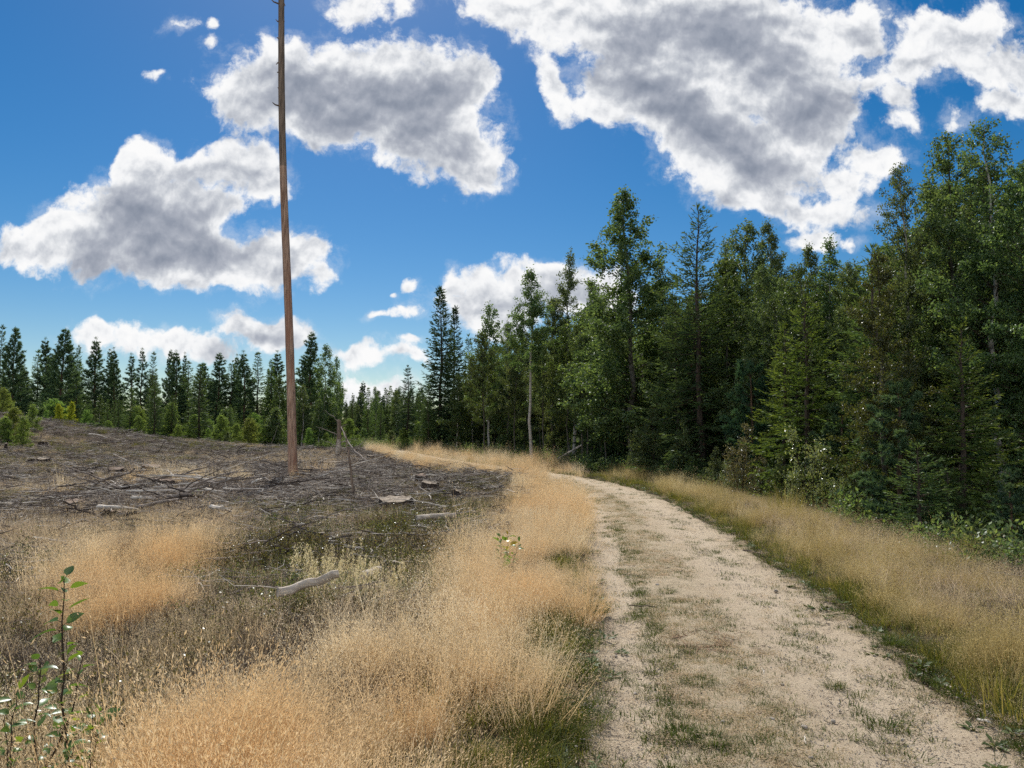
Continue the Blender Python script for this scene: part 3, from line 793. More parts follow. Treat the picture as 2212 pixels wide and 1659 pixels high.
for q in range(9):
    i = 1 + int(q * 1.4); p = c[min(i, len(c) - 2)]; a = rng.choice([0, pi]) + rng.normal(0, .5); dr = np.array([cos(a), sin(a) * .6, rng.uniform(-.3, .5)]); l = rng.uniform(.25, .6)
    mb = MB(); tube(mb, bent([p, p + dr * l * .5, p + dr * l + [0, 0, rng.normal(0, .08)]], 6, .012), np.linspace(.014, .003, 9), 5); mesh_obj('dead_limb', mb.mesh('dead_limb', M['twig']), e)

# ------------------------------------------------------------------ trees
def trunk_line(H, wob, k=14):
    t = np.linspace(0, 1, k)
    o = np.cumsum(rng.normal(0, 1, (k, 2)), 0); o -= np.linspace(0, 1, k)[:, None] * o[-1] * .7; o -= o[0]
    return np.concatenate([o * wob * H / k, (t * H)[:, None]], 1)

def along(c, t):
    s = np.clip(t, 0, 1) * (len(c) - 1); i = np.minimum(np.floor(s).astype(int), len(c) - 2); f = s - i
    return c[i] * (1 - f)[..., None] + c[i + 1] * f[..., None]

def make_spruce(H, R, cb=.04, whorl=.30, shoot=.11, dens=1.0, leaf='spruce', top_sparse=.25, droop=.3, r0=None, per=6, dead_low=True):
    r0 = r0 or H * .0105 + .02
    T = MB(); C = MB()
    tl = trunk_line(H, .05)
    tt = np.linspace(0, 1, len(tl)); tube(T, tl, r0 * (1 - tt) ** .9 + .006, 8, bumpy=.1)
    z = H * cb; q = 0
    while z < H * .985:
        s = min(.999, max(0.0, (z / H - cb) / (1 - cb)))
        nb = per if s < .8 else max(4, per - 1)
        a0 = rng.random() * 6.28
        for b in range(nb):
            L = R * ((1 - s) ** .85) * rng.uniform(.62, 1.12) + .05 * H * .1 + .06
            if s < .12: L *= .55 + 3.5 * s
            az = a0 + b * 2 * pi / nb + rng.normal(0, .25)
            el = radians(48) * s ** 1.6 - radians(16) * (1 - s) + rng.normal(0, .08)
            hd = np.array([cos(az), sin(az), 0])
            p0 = along(tl, np.array([(z + rng.normal(0, whorl * .22)) / H]))[0]
            tau = np.linspace(0, 1, 6)[:, None]
            path = p0 + hd * (L * cos(el) * tau) + np.array([0, 0, 1.0]) * (L * (sin(el) * tau - droop * (1 - s) * (tau - tau ** 2) * 1.3 + .10 * tau ** 3))
            tube(T, path, np.linspace(.012 * (L / 1.2) ** .6 + .003, .003, 6), 3, None, 1)
            side = np.array([-sin(az), cos(az), 0])
            step = shoot * .55 / dens
            nn = max(3, int(L * .92 / step))
            ta = (np.arange(nn) + rng.random(nn)) / nn * .93 + .10
            ta = ta[(ta < 1.02)]
            if top_sparse and s > 1 - top_sparse: ta = ta[rng.random(len(ta)) < .75]
            if len(ta) == 0: ta = np.array([.6])
            nd = along(path, ta)
            tw = np.minimum(.42 * (1.08 - ta) * L + .05, .55) * rng.uniform(.6, 1.1, len(ta))
            sg = rng.choice([-1, 1], len(ta))
            fw = nrm(path[-1] - path[0])
            td = nrm(side[None] * sg[:, None] * 1.0 + fw[None] * .75 + np.stack([rng.normal(0, .15, len(ta)), rng.normal(0, .15, len(ta)), rng.normal(-.12, .15, len(ta))], 1))
            m = np.maximum(1, np.round(tw / (shoot * .62))).astype(int)
            rep = np.repeat(np.arange(len(ta)), m)
            kk = np.concatenate([np.arange(v) for v in m])
            pp = nd[rep] + td[rep] * ((kk + rng.random(len(kk)) * .5) * shoot * .62)[:, None]
            dd = nrm(td[rep] + rvec(len(rep)) * .38)
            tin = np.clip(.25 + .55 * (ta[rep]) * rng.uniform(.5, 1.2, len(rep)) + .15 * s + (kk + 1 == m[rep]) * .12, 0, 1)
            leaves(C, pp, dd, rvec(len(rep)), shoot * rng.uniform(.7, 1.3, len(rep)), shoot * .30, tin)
            # needles on the branch itself and its tip
            nb2 = max(3, int(L / (shoot * .5)))
            tb = rng.uniform(.25, 1.0, nb2); pb = along(path, tb)
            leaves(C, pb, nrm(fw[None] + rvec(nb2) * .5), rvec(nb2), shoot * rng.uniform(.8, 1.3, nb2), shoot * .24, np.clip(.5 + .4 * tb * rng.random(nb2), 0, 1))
        z += whorl * rng.uniform(.75, 1.2) * (1.0 if s < .75 else 1.15); q += 1
    nt_ = 10
    leaves(C, np.tile(tl[-1] - [0, 0, .12], (nt_, 1)) + rng.normal(0, .01, (nt_, 3)), nrm(np.array([0, 0, 1.]) + rvec(nt_) * .5), rvec(nt_), shoot * 1.4, shoot * .25, .7)
    return T.mesh('trunk', [M['bark'], M['brown_twig']]), C.mesh('crown', M[leaf]), H

def make_pine(H, R, cb=.4, whorl=.45, tuft=.16, per=5, leaf='pine', nneed=12, r0=None, fill=1.0, top_round=.5):
    r0 = r0 or H * .0105 + .02
    T = MB(); C = MB()
    tl = trunk_line(H, .07)
    tt = np.linspace(0, 1, len(tl)); tube(T, tl, r0 * (1 - tt) ** .8 + .008, 8, bumpy=.08)
    for q in range(int(6 * (cb > .2))):                # dead lower snags
        zz = rng.uniform(.15, cb) ; p = along(tl, np.array([zz]))[0]; a = rng.random() * 6.28; l = rng.uniform(.3, 1.0) * R * .6
        tube(T, [p, p + np.array([cos(a), sin(a), -.05]) * l * .5, p + np.array([cos(a), sin(a), -.2]) * l], [.02, .012, .004], 3, None, 1)
    z = H * cb
    while z < H * .97:
        s = min(.999, max(0.0, (z / H - cb) / (1 - cb))); a0 = rng.random() * 6.28
        for b in range(per):
            if rng.random() > .88 * fill: continue
            L = R * (min(1, .55 + 1.6 * s) * (1 - s) ** top_round) * rng.uniform(.55, 1.15) + .12
            az = a0 + b * 2 * pi / per + rng.normal(0, .3)
            el = radians(-8 + 50 * s) + rng.normal(0, .15); hd = np.array([cos(az), sin(az), 0])
            p0 = along(tl, np.array([z / H]))[0]; tau = np.linspace(0, 1, 6)[:, None]
            path = p0 + hd * (L * cos(el) * tau) + np.array([0, 0, 1.]) * (L * (sin(el) * tau + .22 * tau ** 2))
            path[2:] += rng.normal(0, .03 * L, (4, 3))
            tube(T, path, np.linspace(.016 * (L / 1.2) ** .6 + .004, .004, 6), 3, None, 1)
            k = max(4, int(L / tuft * 5.0 * fill))
            ta = rng.random(k) ** .6 * .75 + .27
            cc = along(path, np.minimum(ta, 1)) + rvec(k) * (L * .20 * rng.random(k) ** .7 * (1.2 - ta * .5))[:, None] * [1, 1, .55]
            td = nrm(hd[None] * .6 + rvec(k) * .7 + [0, 0, .55])
            rep = np.repeat(np.arange(k), nneed)
            dd = nrm(td[rep] + rvec(len(rep)) * .85)
            leaves(C, cc[rep] - dd * tuft * .15, dd, rvec(len(rep)), tuft * rng.uniform(.7, 1.25, len(rep)), tuft * .13, np.clip(rng.normal(.35 + .3 * s, .22, len(rep)) + .2 * (ta[rep] > .9), 0, 1))
        z += whorl * rng.uniform(.75, 1.2)
    p = tl[-1]; k = nneed * 3
    dd = nrm(rvec(k) * .7 + [0, 0, 1.]); leaves(C, np.tile(p - [0, 0, tuft * .6], (k, 1)) + rng.normal(0, tuft * .3, (k, 3)), dd, rvec(k), tuft, tuft * .10, .6)
    return T.mesh('trunk', [M['pine_bark'], M['brown_twig']]), C.mesh('crown', M[leaf]), H

def make_broadleaf(H, R, cb=.25, nbr=46, leafL=.05, nleaf=9000, droop=.15, leaf='birch', bark='birch_bark', r0=None, wob=.10, weep=0.0, top_thin=.0, tip_pow=.7, low=.35, stems=1, asp=.8):
    r0 = r0 or H * .0075 + .012
    T = MB(); C = MB(); subs = []
    for sidx in range(stems):
        Hs = H * (1 if sidx == 0 else rng.uniform(.6, .95))
        tl = trunk_line(Hs, wob)
        if stems > 1:
            a = sidx * 2.4 + rng.random(); sp = R * rng.uniform(.25, .7)
            q = np.linspace(0, 1, len(tl)); tl = tl + np.stack([cos(a) * sp * q, sin(a) * sp * q, q * 0], 1)
        tt = np.linspace(0, 1, len(tl)); tube(T, tl, r0 * (1 - tt) ** .9 + .004, 8 if stems == 1 else 5, bumpy=.06)
        n = max(4, nbr // stems)
        for i in range(n):
            s = ((i + rng.random()) / n) ** .92; t = cb + (1 - cb) * s * .97
            p0 = along(tl, np.array([t]))[0]
            az = i * 2.4 + rng.normal(0, .5)
            L = R * ((1 - s) ** tip_pow) * (low + (1 - low) * min(1, s / .3)) * rng.uniform(.55, 1.2) + .12 + .02 * H * (1 - s)
            an = radians(74 - 38 * s) + rng.normal(0, .12)
            d = np.array([sin(an) * cos(az), sin(an) * sin(az), cos(an)])
            tau = np.linspace(0, 1, 6)[:, None]
            path = p0 + d * L * tau + np.array([0, 0, -1.]) * (droop + weep) * L * tau ** 2
            path[1:] += rng.normal(0, .03 * L, (5, 3))
            tube(T, path, np.linspace(r0 * .28 * (1 - t) + .006, .0025, 6), 3, None, 1)
            m = max(3, int(L * 5.5))
            for j in range(m):
                ta = rng.uniform(.18, 1.0); b = along(path, np.array([ta]))[0]
                sd = nrm(d * .55 + rvec(1)[0] * .75 + np.array([0, 0, .05 - weep * 1.8]))
                sl = (L * .34 * (1.15 - ta) + .10) * rng.uniform(.5, 1.2) * (1 + weep * 1.2)
                e = b + sd * sl + np.array([0, 0, -(droop * .5 + weep) * sl])
                tube(T, [b, (b + e) / 2 + rvec(1)[0] * sl * .06 + [0, 0, .04 * sl], e], [.0035, .0025, .0015], 3, None, 1)
                subs.append((b, e, sl, s))
            subs.append((path[3], path[5], L * .4, s))
        subs.append((tl[-3], tl[-1] + [0, 0, .05], Hs * .12, 1.0))
    B = np.array([q[0] for q in subs]); E = np.array([q[1] for q in subs]); W = np.array([q[2] for q in subs]); S = np.array([q[3] for q in subs])
    W = W * rng.uniform(.35, 1.5, len(W)) * (1 - top_thin * S ** 2)
    W = np.maximum(W, .01); k = rng.choice(len(W), nleaf, p=W / W.sum())
    t = rng.random(nleaf) ** .75
    P = B[k] + (E[k] - B[k]) * t[:, None] + rng.normal(0, leafL * .9, (nleaf, 3))
    D = nrm(rvec(nleaf) + [0, 0, -.55]); 
    leaves(C, P, D, nrm(rvec(nleaf) + [0, 0, .3]), leafL * rng.uniform(.65, 1.3, nleaf), leafL * asp * rng.uniform(.8, 1.1, nleaf), np.clip(rng.normal(.45, .25, nleaf) + (rng.random(len(W))[k] - .5) * .35, 0, 1), fold=.12)
    return T.mesh('trunk', [M[bark], M['brown_twig']]), C.mesh('crown', M[leaf]), H

PR = {}
PR['spruce_near'] = [make_spruce(5.5, 1.55, .06, .24, .105, 1.2, 'spruce_yellow', .15, .25, per=7) for _ in range(2)]
PR['spruce_low'] = [make_spruce(2.6, 1.1, .03, .18, .085, 1.1, 'spruce', .1, .2, per=7) for _ in range(2)]
PR['spruce_mid'] = [make_spruce(9.0, 2.0, .04, .30, .17, 1.2, 'spruce', .3, .35, per=7) for _ in range(2)]
PR['spruce_lead'] = [make_spruce(9.0, 2.9, .04, .36, .14, 1.2, 'spruce', .0, .3, per=7)]
PR['spruce_far'] = [make_spruce(13, r, cb, .38, .34, 1.0, 'spruce', .2, .5, per=8) for r, cb in ((2.2, .05), (1.75, .12), (2.7, .04), (1.6, .2))]
PR['pine_near'] = [make_pine(3.6, .95, .12, .32, .13, 6, 'pine', 18, top_round=.6)] + [make_pine(3.0, .8, .1, .28, .12, 6, 'pine', 18, top_round=.6)]
PR['pine_blue'] = [make_pine(4.8, 1.2, .25, .38, .19, 6, 'pine_blue', 16, top_round=.6)]
PR['pine_far'] = [make_pine(14, r, cb, .44, .30, 7, 'pine', 12, fill=f, top_round=tp) for r, cb, f, tp in ((2.3, .22, 1., .75), (1.9, .30, .9, .85), (2.7, .16, 1.0, .7), (1.6, .34, .75, .9), (2.1, .24, 1.0, .8))]
PR['spruce_dense'] = [make_spruce(13.5, 2.35, .02, .30, .34, 1.2, 'spruce_dark', .0, .55, per=10), make_spruce(11, 1.9, .18, .34, .30, 1.1, 'spruce_dark', .1, .55, per=9)]
PR['birch_near'] = [make_broadleaf(8, 1.9, .15, 80, .055, n, .12, 'birch', bk, top_thin=tt, tip_pow=.55) for n, tt, bk in ((32000, .3, 'grey_bark'), (24000, .45, 'birch_bark'), (36000, .2, 'grey_bark'))]
PR['birch_rust'] = [make_broadleaf(7, 1.7, .10, 66, .050, 26000, .15, 'birch_rust', 'grey_bark', wob=.16, tip_pow=.6)]
PR['birch_olive'] = [make_broadleaf(8, 1.9, .12, 64, .066, 18000, .12, 'birch_olive', 'grey_bark', tip_pow=.55)]
PR['birch_mid'] = [make_broadleaf(11, r, cb, 84, .088, n, .12, 'birch', bk, top_thin=tt, tip_pow=tp) for r, cb, n, tt, tp, bk in ((3.0, .08, 40000, .1, .7, 'grey_bark'), (2.1, .2, 21000, .3, .7, 'grey_bark'), (2.6, .12, 26000, .2, .6, 'grey_bark'), (1.8, .22, 18000, .35, .8, 'birch_bark'))]
PR['birch_bare'] = [make_broadleaf(11, 1.8, .46, 60, .09, 13000, .12, 'birch', 'birch_bark', r0=.085, top_thin=.2, tip_pow=.7, wob=.04)]
PR['birch_far'] = [make_broadleaf(12, r, cb, 54, .15, n, .15, lf, 'birch_bark', weep=w, tip_pow=.55) for r, cb, n, w, lf in ((2.2, .2, 9000, 0, 'birch'), (2.0, .26, 8000, .35, 'birch'), (2.4, .1, 9500, 0, 'birch_olive'))]
PR['alder'] = [make_broadleaf(9, 1.6, cb, 50, .092, n, .1, lf, 'grey_bark', r0=.055, tip_pow=.5, low=.55) for cb, n, lf in ((.36, 10000, 'birch'), (.30, 11000, 'birch_olive'), (.42, 9000, 'birch'))]
PR['bush_far'] = [make_broadleaf(4, 1.35, .06, 44, .12, n, .1, lf, 'grey_bark', r0=.03, tip_pow=.5, low=.8) for n, lf in ((5600, 'sapling'), (5000, 'sapling'), (5600, 'birch'))]
PR['lime_far'] = [make_broadleaf(4, .95, .06, 36, .13, 3600, .1, 'lime', 'grey_bark', r0=.03, tip_pow=.6, low=.7)]
PR['shrub'] = [make_broadleaf(3.2, .9, .08, 44, .075, 4600, .05, 'shrub', 'brown_twig', r0=.022, stems=3, asp=.6), make_broadleaf(3.2, 1.05, .06, 44, .065, 6500, .05, 'birch', 'brown_twig', r0=.022, stems=3)]
PR['rusty_shrub'] = [make_broadleaf(2.8, .75, .08, 40, .075, 2800, .05, 'rusty_shrub', 'brown_twig', r0=.02, stems=3, asp=.5)]
PR['willow'] = [make_broadleaf(2.4, .8, .10, 36, .075, 2100, .0, 'willow', 'brown_twig', r0=.018, stems=3, asp=.5)]
PR['lime_spruce'] = [make_spruce(.75, .62, .18, .10, .075, 1.0, 'spruce_lime', 0, .15, r0=.014, per=6)]

COUNT = {}
def plant(kind, name, x, y, H, label, cat='tree', group=None, var=None, w=1.0, tilt=(0, 0), sink=.06):
    pr = PR[kind]; i = COUNT.get(kind, 0) if var is None else var; COUNT[kind] = COUNT.get(kind, 0) + 1
    t, c, h0 = pr[i % len(pr)]
    s = H / h0
    e = empty(name, (x, y, hz(x, y) - sink), rng.random() * 6.28, (s * w, s * w, s), label, cat, group, tilt)
    mesh_obj('trunk' if cat == 'tree' else 'stem', t, e); mesh_obj('crown' if cat == 'tree' else 'foliage', c, e)
    return e

def plant_px(kind, name, px, top, d, label, cat='tree', group=None, var=None, w=1.0, tilt=(0, 0)):
    x, y = at_depth(px, d, top)
    # the top of the tree should stand at (px, top)
    return plant(kind, name, x, y, max(.4, top_z(px, top, d) - hz(x, y)), label, cat, group, var, w, tilt)

# --- the wood along the far side of the path, edge trees one by one
for a in [
    ('birch_mid', 'birch_tree', 1357, 402, 31, 'tallest bushy dark birch of the wood edge at the path bend, pointed top', 0, 1.3),
    ('spruce_lead', 'spruce_tree', 1508, 438, 24.5, 'tall spruce with a long bare spiky leader above its dark skirt', 0, 1.0),
    ('birch_mid', 'birch_tree', 1612, 470, 28, 'round-topped birch just past the spiky-leader spruce', 2, 1.1),
    ('birch_mid', 'birch_tree', 1662, 474, 30, 'birch crowding the round-topped one behind the bluish pine', 0, .8),
    ('birch_mid', 'birch_tree', 1566, 510, 33, 'slim light birch between the spiky-leader spruce and the round-topped birch', 3, 1.0),
    ('birch_mid', 'birch_tree', 1744, 520, 25, 'slender birch whose tip stands before the small low cloud', 1, 1.0),
    ('birch_mid', 'birch_tree', 1793, 505, 24, 'slim birch whose tip stands past the small low cloud', 3, 1.1),
    ('birch_olive', 'birch_tree', 1722, 566, 19.5, 'olive yellowing birch standing above the yellowish spruce', 0, 1.0),
    ('birch_olive', 'birch_tree', 1668, 640, 21, 'smaller olive birch behind the bluish young pine', 0, 1.0),
    ('birch_rust', 'birch_tree', 1905, 540, 12.8, 'yellowing small-leaved birch with a dark crooked trunk', 0, 1.0),
    ('birch_near', 'birch_tree', 1950, 350, 15.2, 'birch with a thin see-through top above the yellowing small-leaved birch', 1, .8),
    ('birch_near', 'birch_tree', 2036, 285, 14.8, 'tall birch standing between the see-through birch and the tallest one', 0, 1.0),
    ('birch_near', 'birch_tree', 2140, 252, 13.6, 'tallest near birch of the wood, its top ending in bare leafy sprays', 1, 1.0),
    ('birch_near', 'birch_tree', 2206, 345, 12.6, 'dense dark birch cut by the picture edge', 2, 1.05),
    ('birch_near', 'birch_tree', 2090, 420, 15.8, 'dark birch filling in behind the young yellow-green spruce', 2, 1.0),
    ('spruce_near', 'spruce_tree', 1735, 628, 16.8, 'yellowish young spruce behind the shiny-leaved willow', 0, 1.15),
    ('spruce_near', 'spruce_tree', 2070, 692, 11.4, 'young spruce with yellow-green shoots nearest the dry verge', 1, 1.15),
    ('spruce_low', 'spruce_tree', 1978, 945, 10.6, 'small dark spruce at the feet of the young yellow-green spruce', 0, 1.2),
    ('spruce_low', 'spruce_tree', 1868, 905, 13.6, 'low dark spruce between the willow and the young pine', 1, 1.15),
    ('spruce_low', 'spruce_tree', 2130, 985, 11.8, 'low dark spruce behind the pine branch at the picture edge', 0, 1.2),
    ('spruce_low', 'spruce_tree', 2046, 1000, 10.9, 'squat dark spruce under the lower boughs of the young yellow-green spruce', 1, 1.3),
    ('pine_near', 'pine_tree', 1936, 822, 12.0, 'dark young pine with a bottlebrush tip below the yellowing small-leaved birch', 0, 1.15),
    ('pine_near', 'pine_tree', 2182, 1005, 9.9, 'bright young pine bough at the picture edge above the dry verge', 1, 1.0),
    ('pine_near', 'pine_tree', 1822, 860, 15.5, 'young dark pine behind the shiny-leaved willow', 1, 1.1),
    ('pine_blue', 'pine_tree', 1622, 778, 20.8, 'bluish young pine behind the rusty shrub', 0, 1.0),
    ('spruce_mid', 'spruce_tree', 1462, 640, 27, 'dark green spruce between the tallest bushy birch and the spiky-leader spruce', 0, 1.1),
    ('spruce_mid', 'spruce_tree', 1580, 620, 27.5, 'dark spruce between the spiky-leader spruce and the bluish pine', 1, 1.0),
    ('spruce_near', 'spruce_tree', 1690, 700, 18.6, 'yellow-green spruce half hidden behind the yellowish one', 1, 1.0),
    ('birch_near', 'birch_tree', 1840, 560, 18.5, 'dark birch between the small-cloud birches and the yellowing small-leaved birch', 0, 1.0),
    ('birch_mid', 'birch_tree', 1232, 537, 42, 'birch with a needle-thin top before the big low cloud', 3, 1.0),
    ('birch_bare', 'birch_tree', 1148, 578, 38, 'birch with one straight white trunk bare to mid-height', 1, 1.15),
    ('birch_far', 'birch_tree', 1055, 655, 52, 'pale feathery birch beside the big black-green spruce', 0, .95),
    ('birch_mid', 'birch_tree', 1196, 640, 43, 'light birch between the white-trunked and the needle-topped birch', 2, .9),
    ('birch_mid', 'birch_tree', 1298, 640, 37, 'light-crowned birch next to the tallest bushy birch', 2, .9),
    ('birch_mid', 'birch_tree', 1425, 560, 34, 'thin leafy birch reaching out beside the tallest bushy birch', 3, 1.2),
    ('birch_mid', 'birch_tree', 1275, 600, 39, 'slim birch close behind the light-crowned one', 1, .9),
    ('birch_mid', 'birch_tree', 1100, 690, 47, 'low-crowned birch between pale feathery birch and white trunk', 2, .9),
    ('birch_far', 'birch_tree', 986, 808, 54, 'olive bushy birch at the foot of the big black-green spruce', 2, 1.35),
    ('birch_far', 'birch_tree', 1020, 770, 55, 'dark olive birch behind the bushy one at the wood corner', 2, 1.1),
    ('alder', 'alder_tree', 1046, 716, 46, 'thin alder with a leaning dark stem at the wood corner', 1, 1.0),
    ('alder', 'alder_tree', 1112, 730, 44, 'thin dark-stemmed alder next to the white trunk', 0, 1.0),
    ('alder', 'alder_tree', 1176, 730, 40, 'slim alder one step past the white trunk', 2, 1.0),
    ('alder', 'alder_tree', 1222, 700, 38, 'slim alder behind the leaning pale pole', 1, 1.0),
    ('alder', 'alder_tree', 1254, 690, 36, 'straight grey alder stem at the top of the leaning pale pole', 0, 1.0),
    ('alder', 'alder_tree', 1268, 720, 35, 'twin grey alder stem beside the straight one', 1, .9),
    ('alder', 'alder_tree', 1310, 720, 34, 'brown alder stem before the tallest bushy birch', 2, 1.0)]:
    plant_px(a[0], a[1], a[2], a[3], a[4], a[5], 'tree', 'trees along the edge of the wood', a[6], a[7])

# --- shrubs before the wood
for a in [
    ('shrub', 'leafy_shrub', 1402, 880, 25.5, 'broad green shrub at the wood edge where the path straightens', 1, 1.15),
    ('shrub', 'leafy_shrub', 1473, 900, 24, 'slim grey-green shrub beside the broad green one', 0, .75),
    ('shrub', 'leafy_shrub', 1364, 968, 26.5, 'small yellow-green shrub under the tallest bushy birch', 0, .8),
    ('shrub', 'leafy_shrub', 1542, 962, 21, 'upright yellow-green bush between the grey-green shrub and the rusty one', 0, .9),
    ('shrub', 'leafy_shrub', 1520, 1005, 21.5, 'low round bush at the foot of the upright yellow-green bush', 1, 1.4),
    ('rusty_shrub', 'leafy_shrub', 1600, 912, 18.4, 'rusty brown shrub with glinting leaves', 0, 1.0),
    ('rusty_shrub', 'leafy_shrub', 1640, 985, 17.4, 'smaller rusty bush before the yellowish spruce', 0, 1.1),
    ('willow', 'willow_shrub', 1750, 920, 14.6, 'tall willow shrub with shiny pale leaves beside the dry verge', 0, 1.0),
    ('willow', 'willow_shrub', 1812, 1005, 13.2, 'lower willow shoot with white glinting leaves beside the tall willow', 0, .8),
    ('willow', 'willow_shrub', 1716, 1020, 14.6, 'short willow clump at the foot of the tall willow', 0, .8),
    ('shrub', 'leafy_shrub', 1290, 985, 30, 'dark low shrub beside the leaning pale pole', 1, 1.5),
    ('shrub', 'leafy_shrub', 1215, 975, 40, 'low shrub behind the far verge, downhill of the alders', 1, 1.6),
    ('shrub', 'leafy_shrub', 1090, 965, 46, 'low brownish shrub under the white-trunked birch', 1, 1.6),
    ('rusty_shrub', 'leafy_shrub', 1034, 950, 50, 'orange-brown bush at the wood corner', 0, 1.2),
    ('shrub', 'leafy_shrub', 1440, 985, 23.2, 'knee-high green shrub between the broad green and the slim grey-green shrub', 1, 1.5),
    ('shrub', 'leafy_shrub', 1330, 1000, 28, 'low leafy shrub where the road edge meets the wood at the bend', 0, 1.4),
    ('willow', 'leafy_shrub', 1575, 985, 19.2, 'small pale-leaved bush touching the rusty brown shrub', 0, 1.0),
    ('shrub', 'leafy_shrub', 1690, 975, 16.6, 'mid-height green shrub before the yellowish spruce', 0, 1.0),
    ('shrub', 'leafy_shrub', 1258, 985, 33, 'low leafy shrub before the straight grey alder', 0, 1.5),
    ('shrub', 'leafy_shrub', 1150, 970, 42, 'low leafy shrub before the white-trunked birch', 0, 1.6),
    ('lime_spruce', 'spruce_sapling', 2094, 1172, 8.8, 'flat lime-green spruce sapling at the edge of the dry verge', 0, 1.0)]:
    plant_px(a[0], a[1], a[2], a[3], a[4], a[5], 'shrub' if a[0] != 'lime_spruce' else 'sapling', 'shrubs before the wood', a[6], a[7])

# --- centre gap and the big dark spruces
for a in [
    ('spruce_dense', 'spruce_tree', 948, 622, 61, 'big black-green spruce towering at the wood corner beyond the path', 0, 1.05),
    ('spruce_dense', 'spruce_tree', 984, 664, 65, 'dark spruce right behind the big black-green one', 0, .85),
    ('spruce_far', 'spruce_tree', 1012, 724, 62, 'shorter dark spruce between the black-green spruces and the feathery birch', 0, 1.0),
    ('spruce_dense', 'spruce_tree', 880, 790, 67, 'lone spruce with a bare lower stem in the gap beyond the path', 1, 1.15),
    ('spruce_far', 'spruce_tree', 796, 838, 80, 'small pointed spruce in the middle of the far gap', 3, 1.1),
    ('spruce_far', 'spruce_tree', 822, 870, 76, 'short spruce in the far gap, between pointed and lone spruce', 1, 1.2),
    ('spruce_far', 'spruce_tree', 762, 850, 88, 'dark blunt spruce in the far gap nearest the broken snag', 0, 1.0),
    ('pine_far', 'pine_tree', 778, 848, 93, 'airy pine behind the blunt spruce in the far gap', 1, 1.0),
    ('birch_far', 'birch_tree', 856, 842, 86, 'light green birch in the far gap beside the lone spruce', 0, 1.0),
    ('birch_far', 'birch_tree', 836, 872, 92, 'far pale birch behind the short spruce of the gap', 0, 1.2),
    ('spruce_far', 'spruce_tree', 906, 850, 66, 'slim dark spruce leaning on the flank of the big black-green one', 1, 1.0),
    ('spruce_far', 'spruce_tree', 926, 830, 59, 'low dark spruce in front of the big black-green one', 2, 1.0),
    ('bush_far', 'young_birch', 755, 905, 72, 'rounded bright green birch bush beyond the broken snag', 0, 1.1),
    ('bush_far', 'young_birch', 905, 912, 63, 'bright leafy bush where the path vanishes', 1, 1.2),
    ('bush_far', 'young_birch', 926, 925, 60, 'pale green bush under the big black-green spruce', 0, 1.2),
    ('bush_far', 'young_birch', 872, 925, 66, 'low bright bush under the lone spruce', 1, 1.3),
    ('bush_far', 'young_birch', 845, 930, 72, 'low green bush beside the short spruce of the gap', 2, 1.2),
    ('bush_far', 'young_birch', 785, 925, 76, 'green bush under the small pointed spruce', 2, 1.2)]:
    plant_px(a[0], a[1], a[2], a[3], a[4], a[5], 'tree', 'trees in the gap beyond the path', a[6], a[7])

# --- the pine wood beyond the clearing, one by one from the hillside to the bare trunk
ORD = ['first', 'second', 'third', 'fourth', 'fifth', 'sixth', 'seventh', 'eighth', 'ninth', 'tenth', 'eleventh', 'twelfth', 'thirteenth', 'fourteenth', 'fifteenth', 'sixteenth', 'seventeenth', 'eighteenth', 'nineteenth', 'twentieth', 'twenty-first', 'twenty-second', 'twenty-third', 'twenty-fourth']
for q, a in enumerate([
    ('spruce_far', 7, 705, 82, 'thin-topped', 1, .9), ('pine_far', 33, 707, 80, 'broad', 2, 1.0), ('pine_far', 97, 730, 84, 'dense', 0, 1.0),
    ('pine_far', 132, 709, 78, 'big reddish-stemmed', 2, 1.1), ('spruce_far', 168, 748, 85, 'blunt', 2, .8), ('pine_far', 213, 729, 82, 'airy tiered', 1, 1.1),
    ('pine_far', 239, 754, 86, 'narrow', 3, 1.0), ('pine_far', 254, 750, 84, 'open-topped', 1, .9), ('pine_far', 292, 763, 86, 'thin', 3, 1.0),
    ('pine_far', 306, 752, 82, 'sparse mast-like', 3, .8), ('spruce_far', 333, 762, 85, 'dark narrow', 1, 1.0), ('pine_far', 355, 754, 88, 'spiky-topped', 4, .9),
    ('pine_far', 381, 756, 82, 'full-crowned', 0, 1.1), ('pine_far', 397, 761, 90, 'bare-tipped', 3, .9), ('spruce_far', 412, 782, 86, 'short', 1, 1.0),
    ('pine_far', 440, 783, 80, 'wide', 2, 1.1), ('pine_far', 461, 761, 84, 'tall tiered', 4, 1.0), ('spruce_far', 497, 780, 84, 'round-topped', 0, 1.0),
    ('pine_far', 515, 764, 86, 'straight', 1, .9), ('pine_far', 534, 756, 82, 'layered', 1, 1.0), ('spruce_far', 559, 763, 86, 'pointed', 3, .95),
    ('spruce_far', 588, 778, 84, 'shadowy', 2, .9), ('pine_far', 601, 757, 88, 'see-through', 1, .9), ('pine_far', 655, 767, 84, 'slim', 4, .9)]):
    kind = 'pine' if a[0] == 'pine_far' else 'spruce'
    plant_px(a[0], kind + '_tree', a[1], a[2], a[3], '%s %s, %s conifer of the far tree line counted from the hillside end' % (a[4], kind, ORD[q]), 'tree', 'conifers of the far tree line', a[5], a[6] * rng.uniform(.8, 1.35), (rng.normal(0, .02), rng.normal(0, .02)))
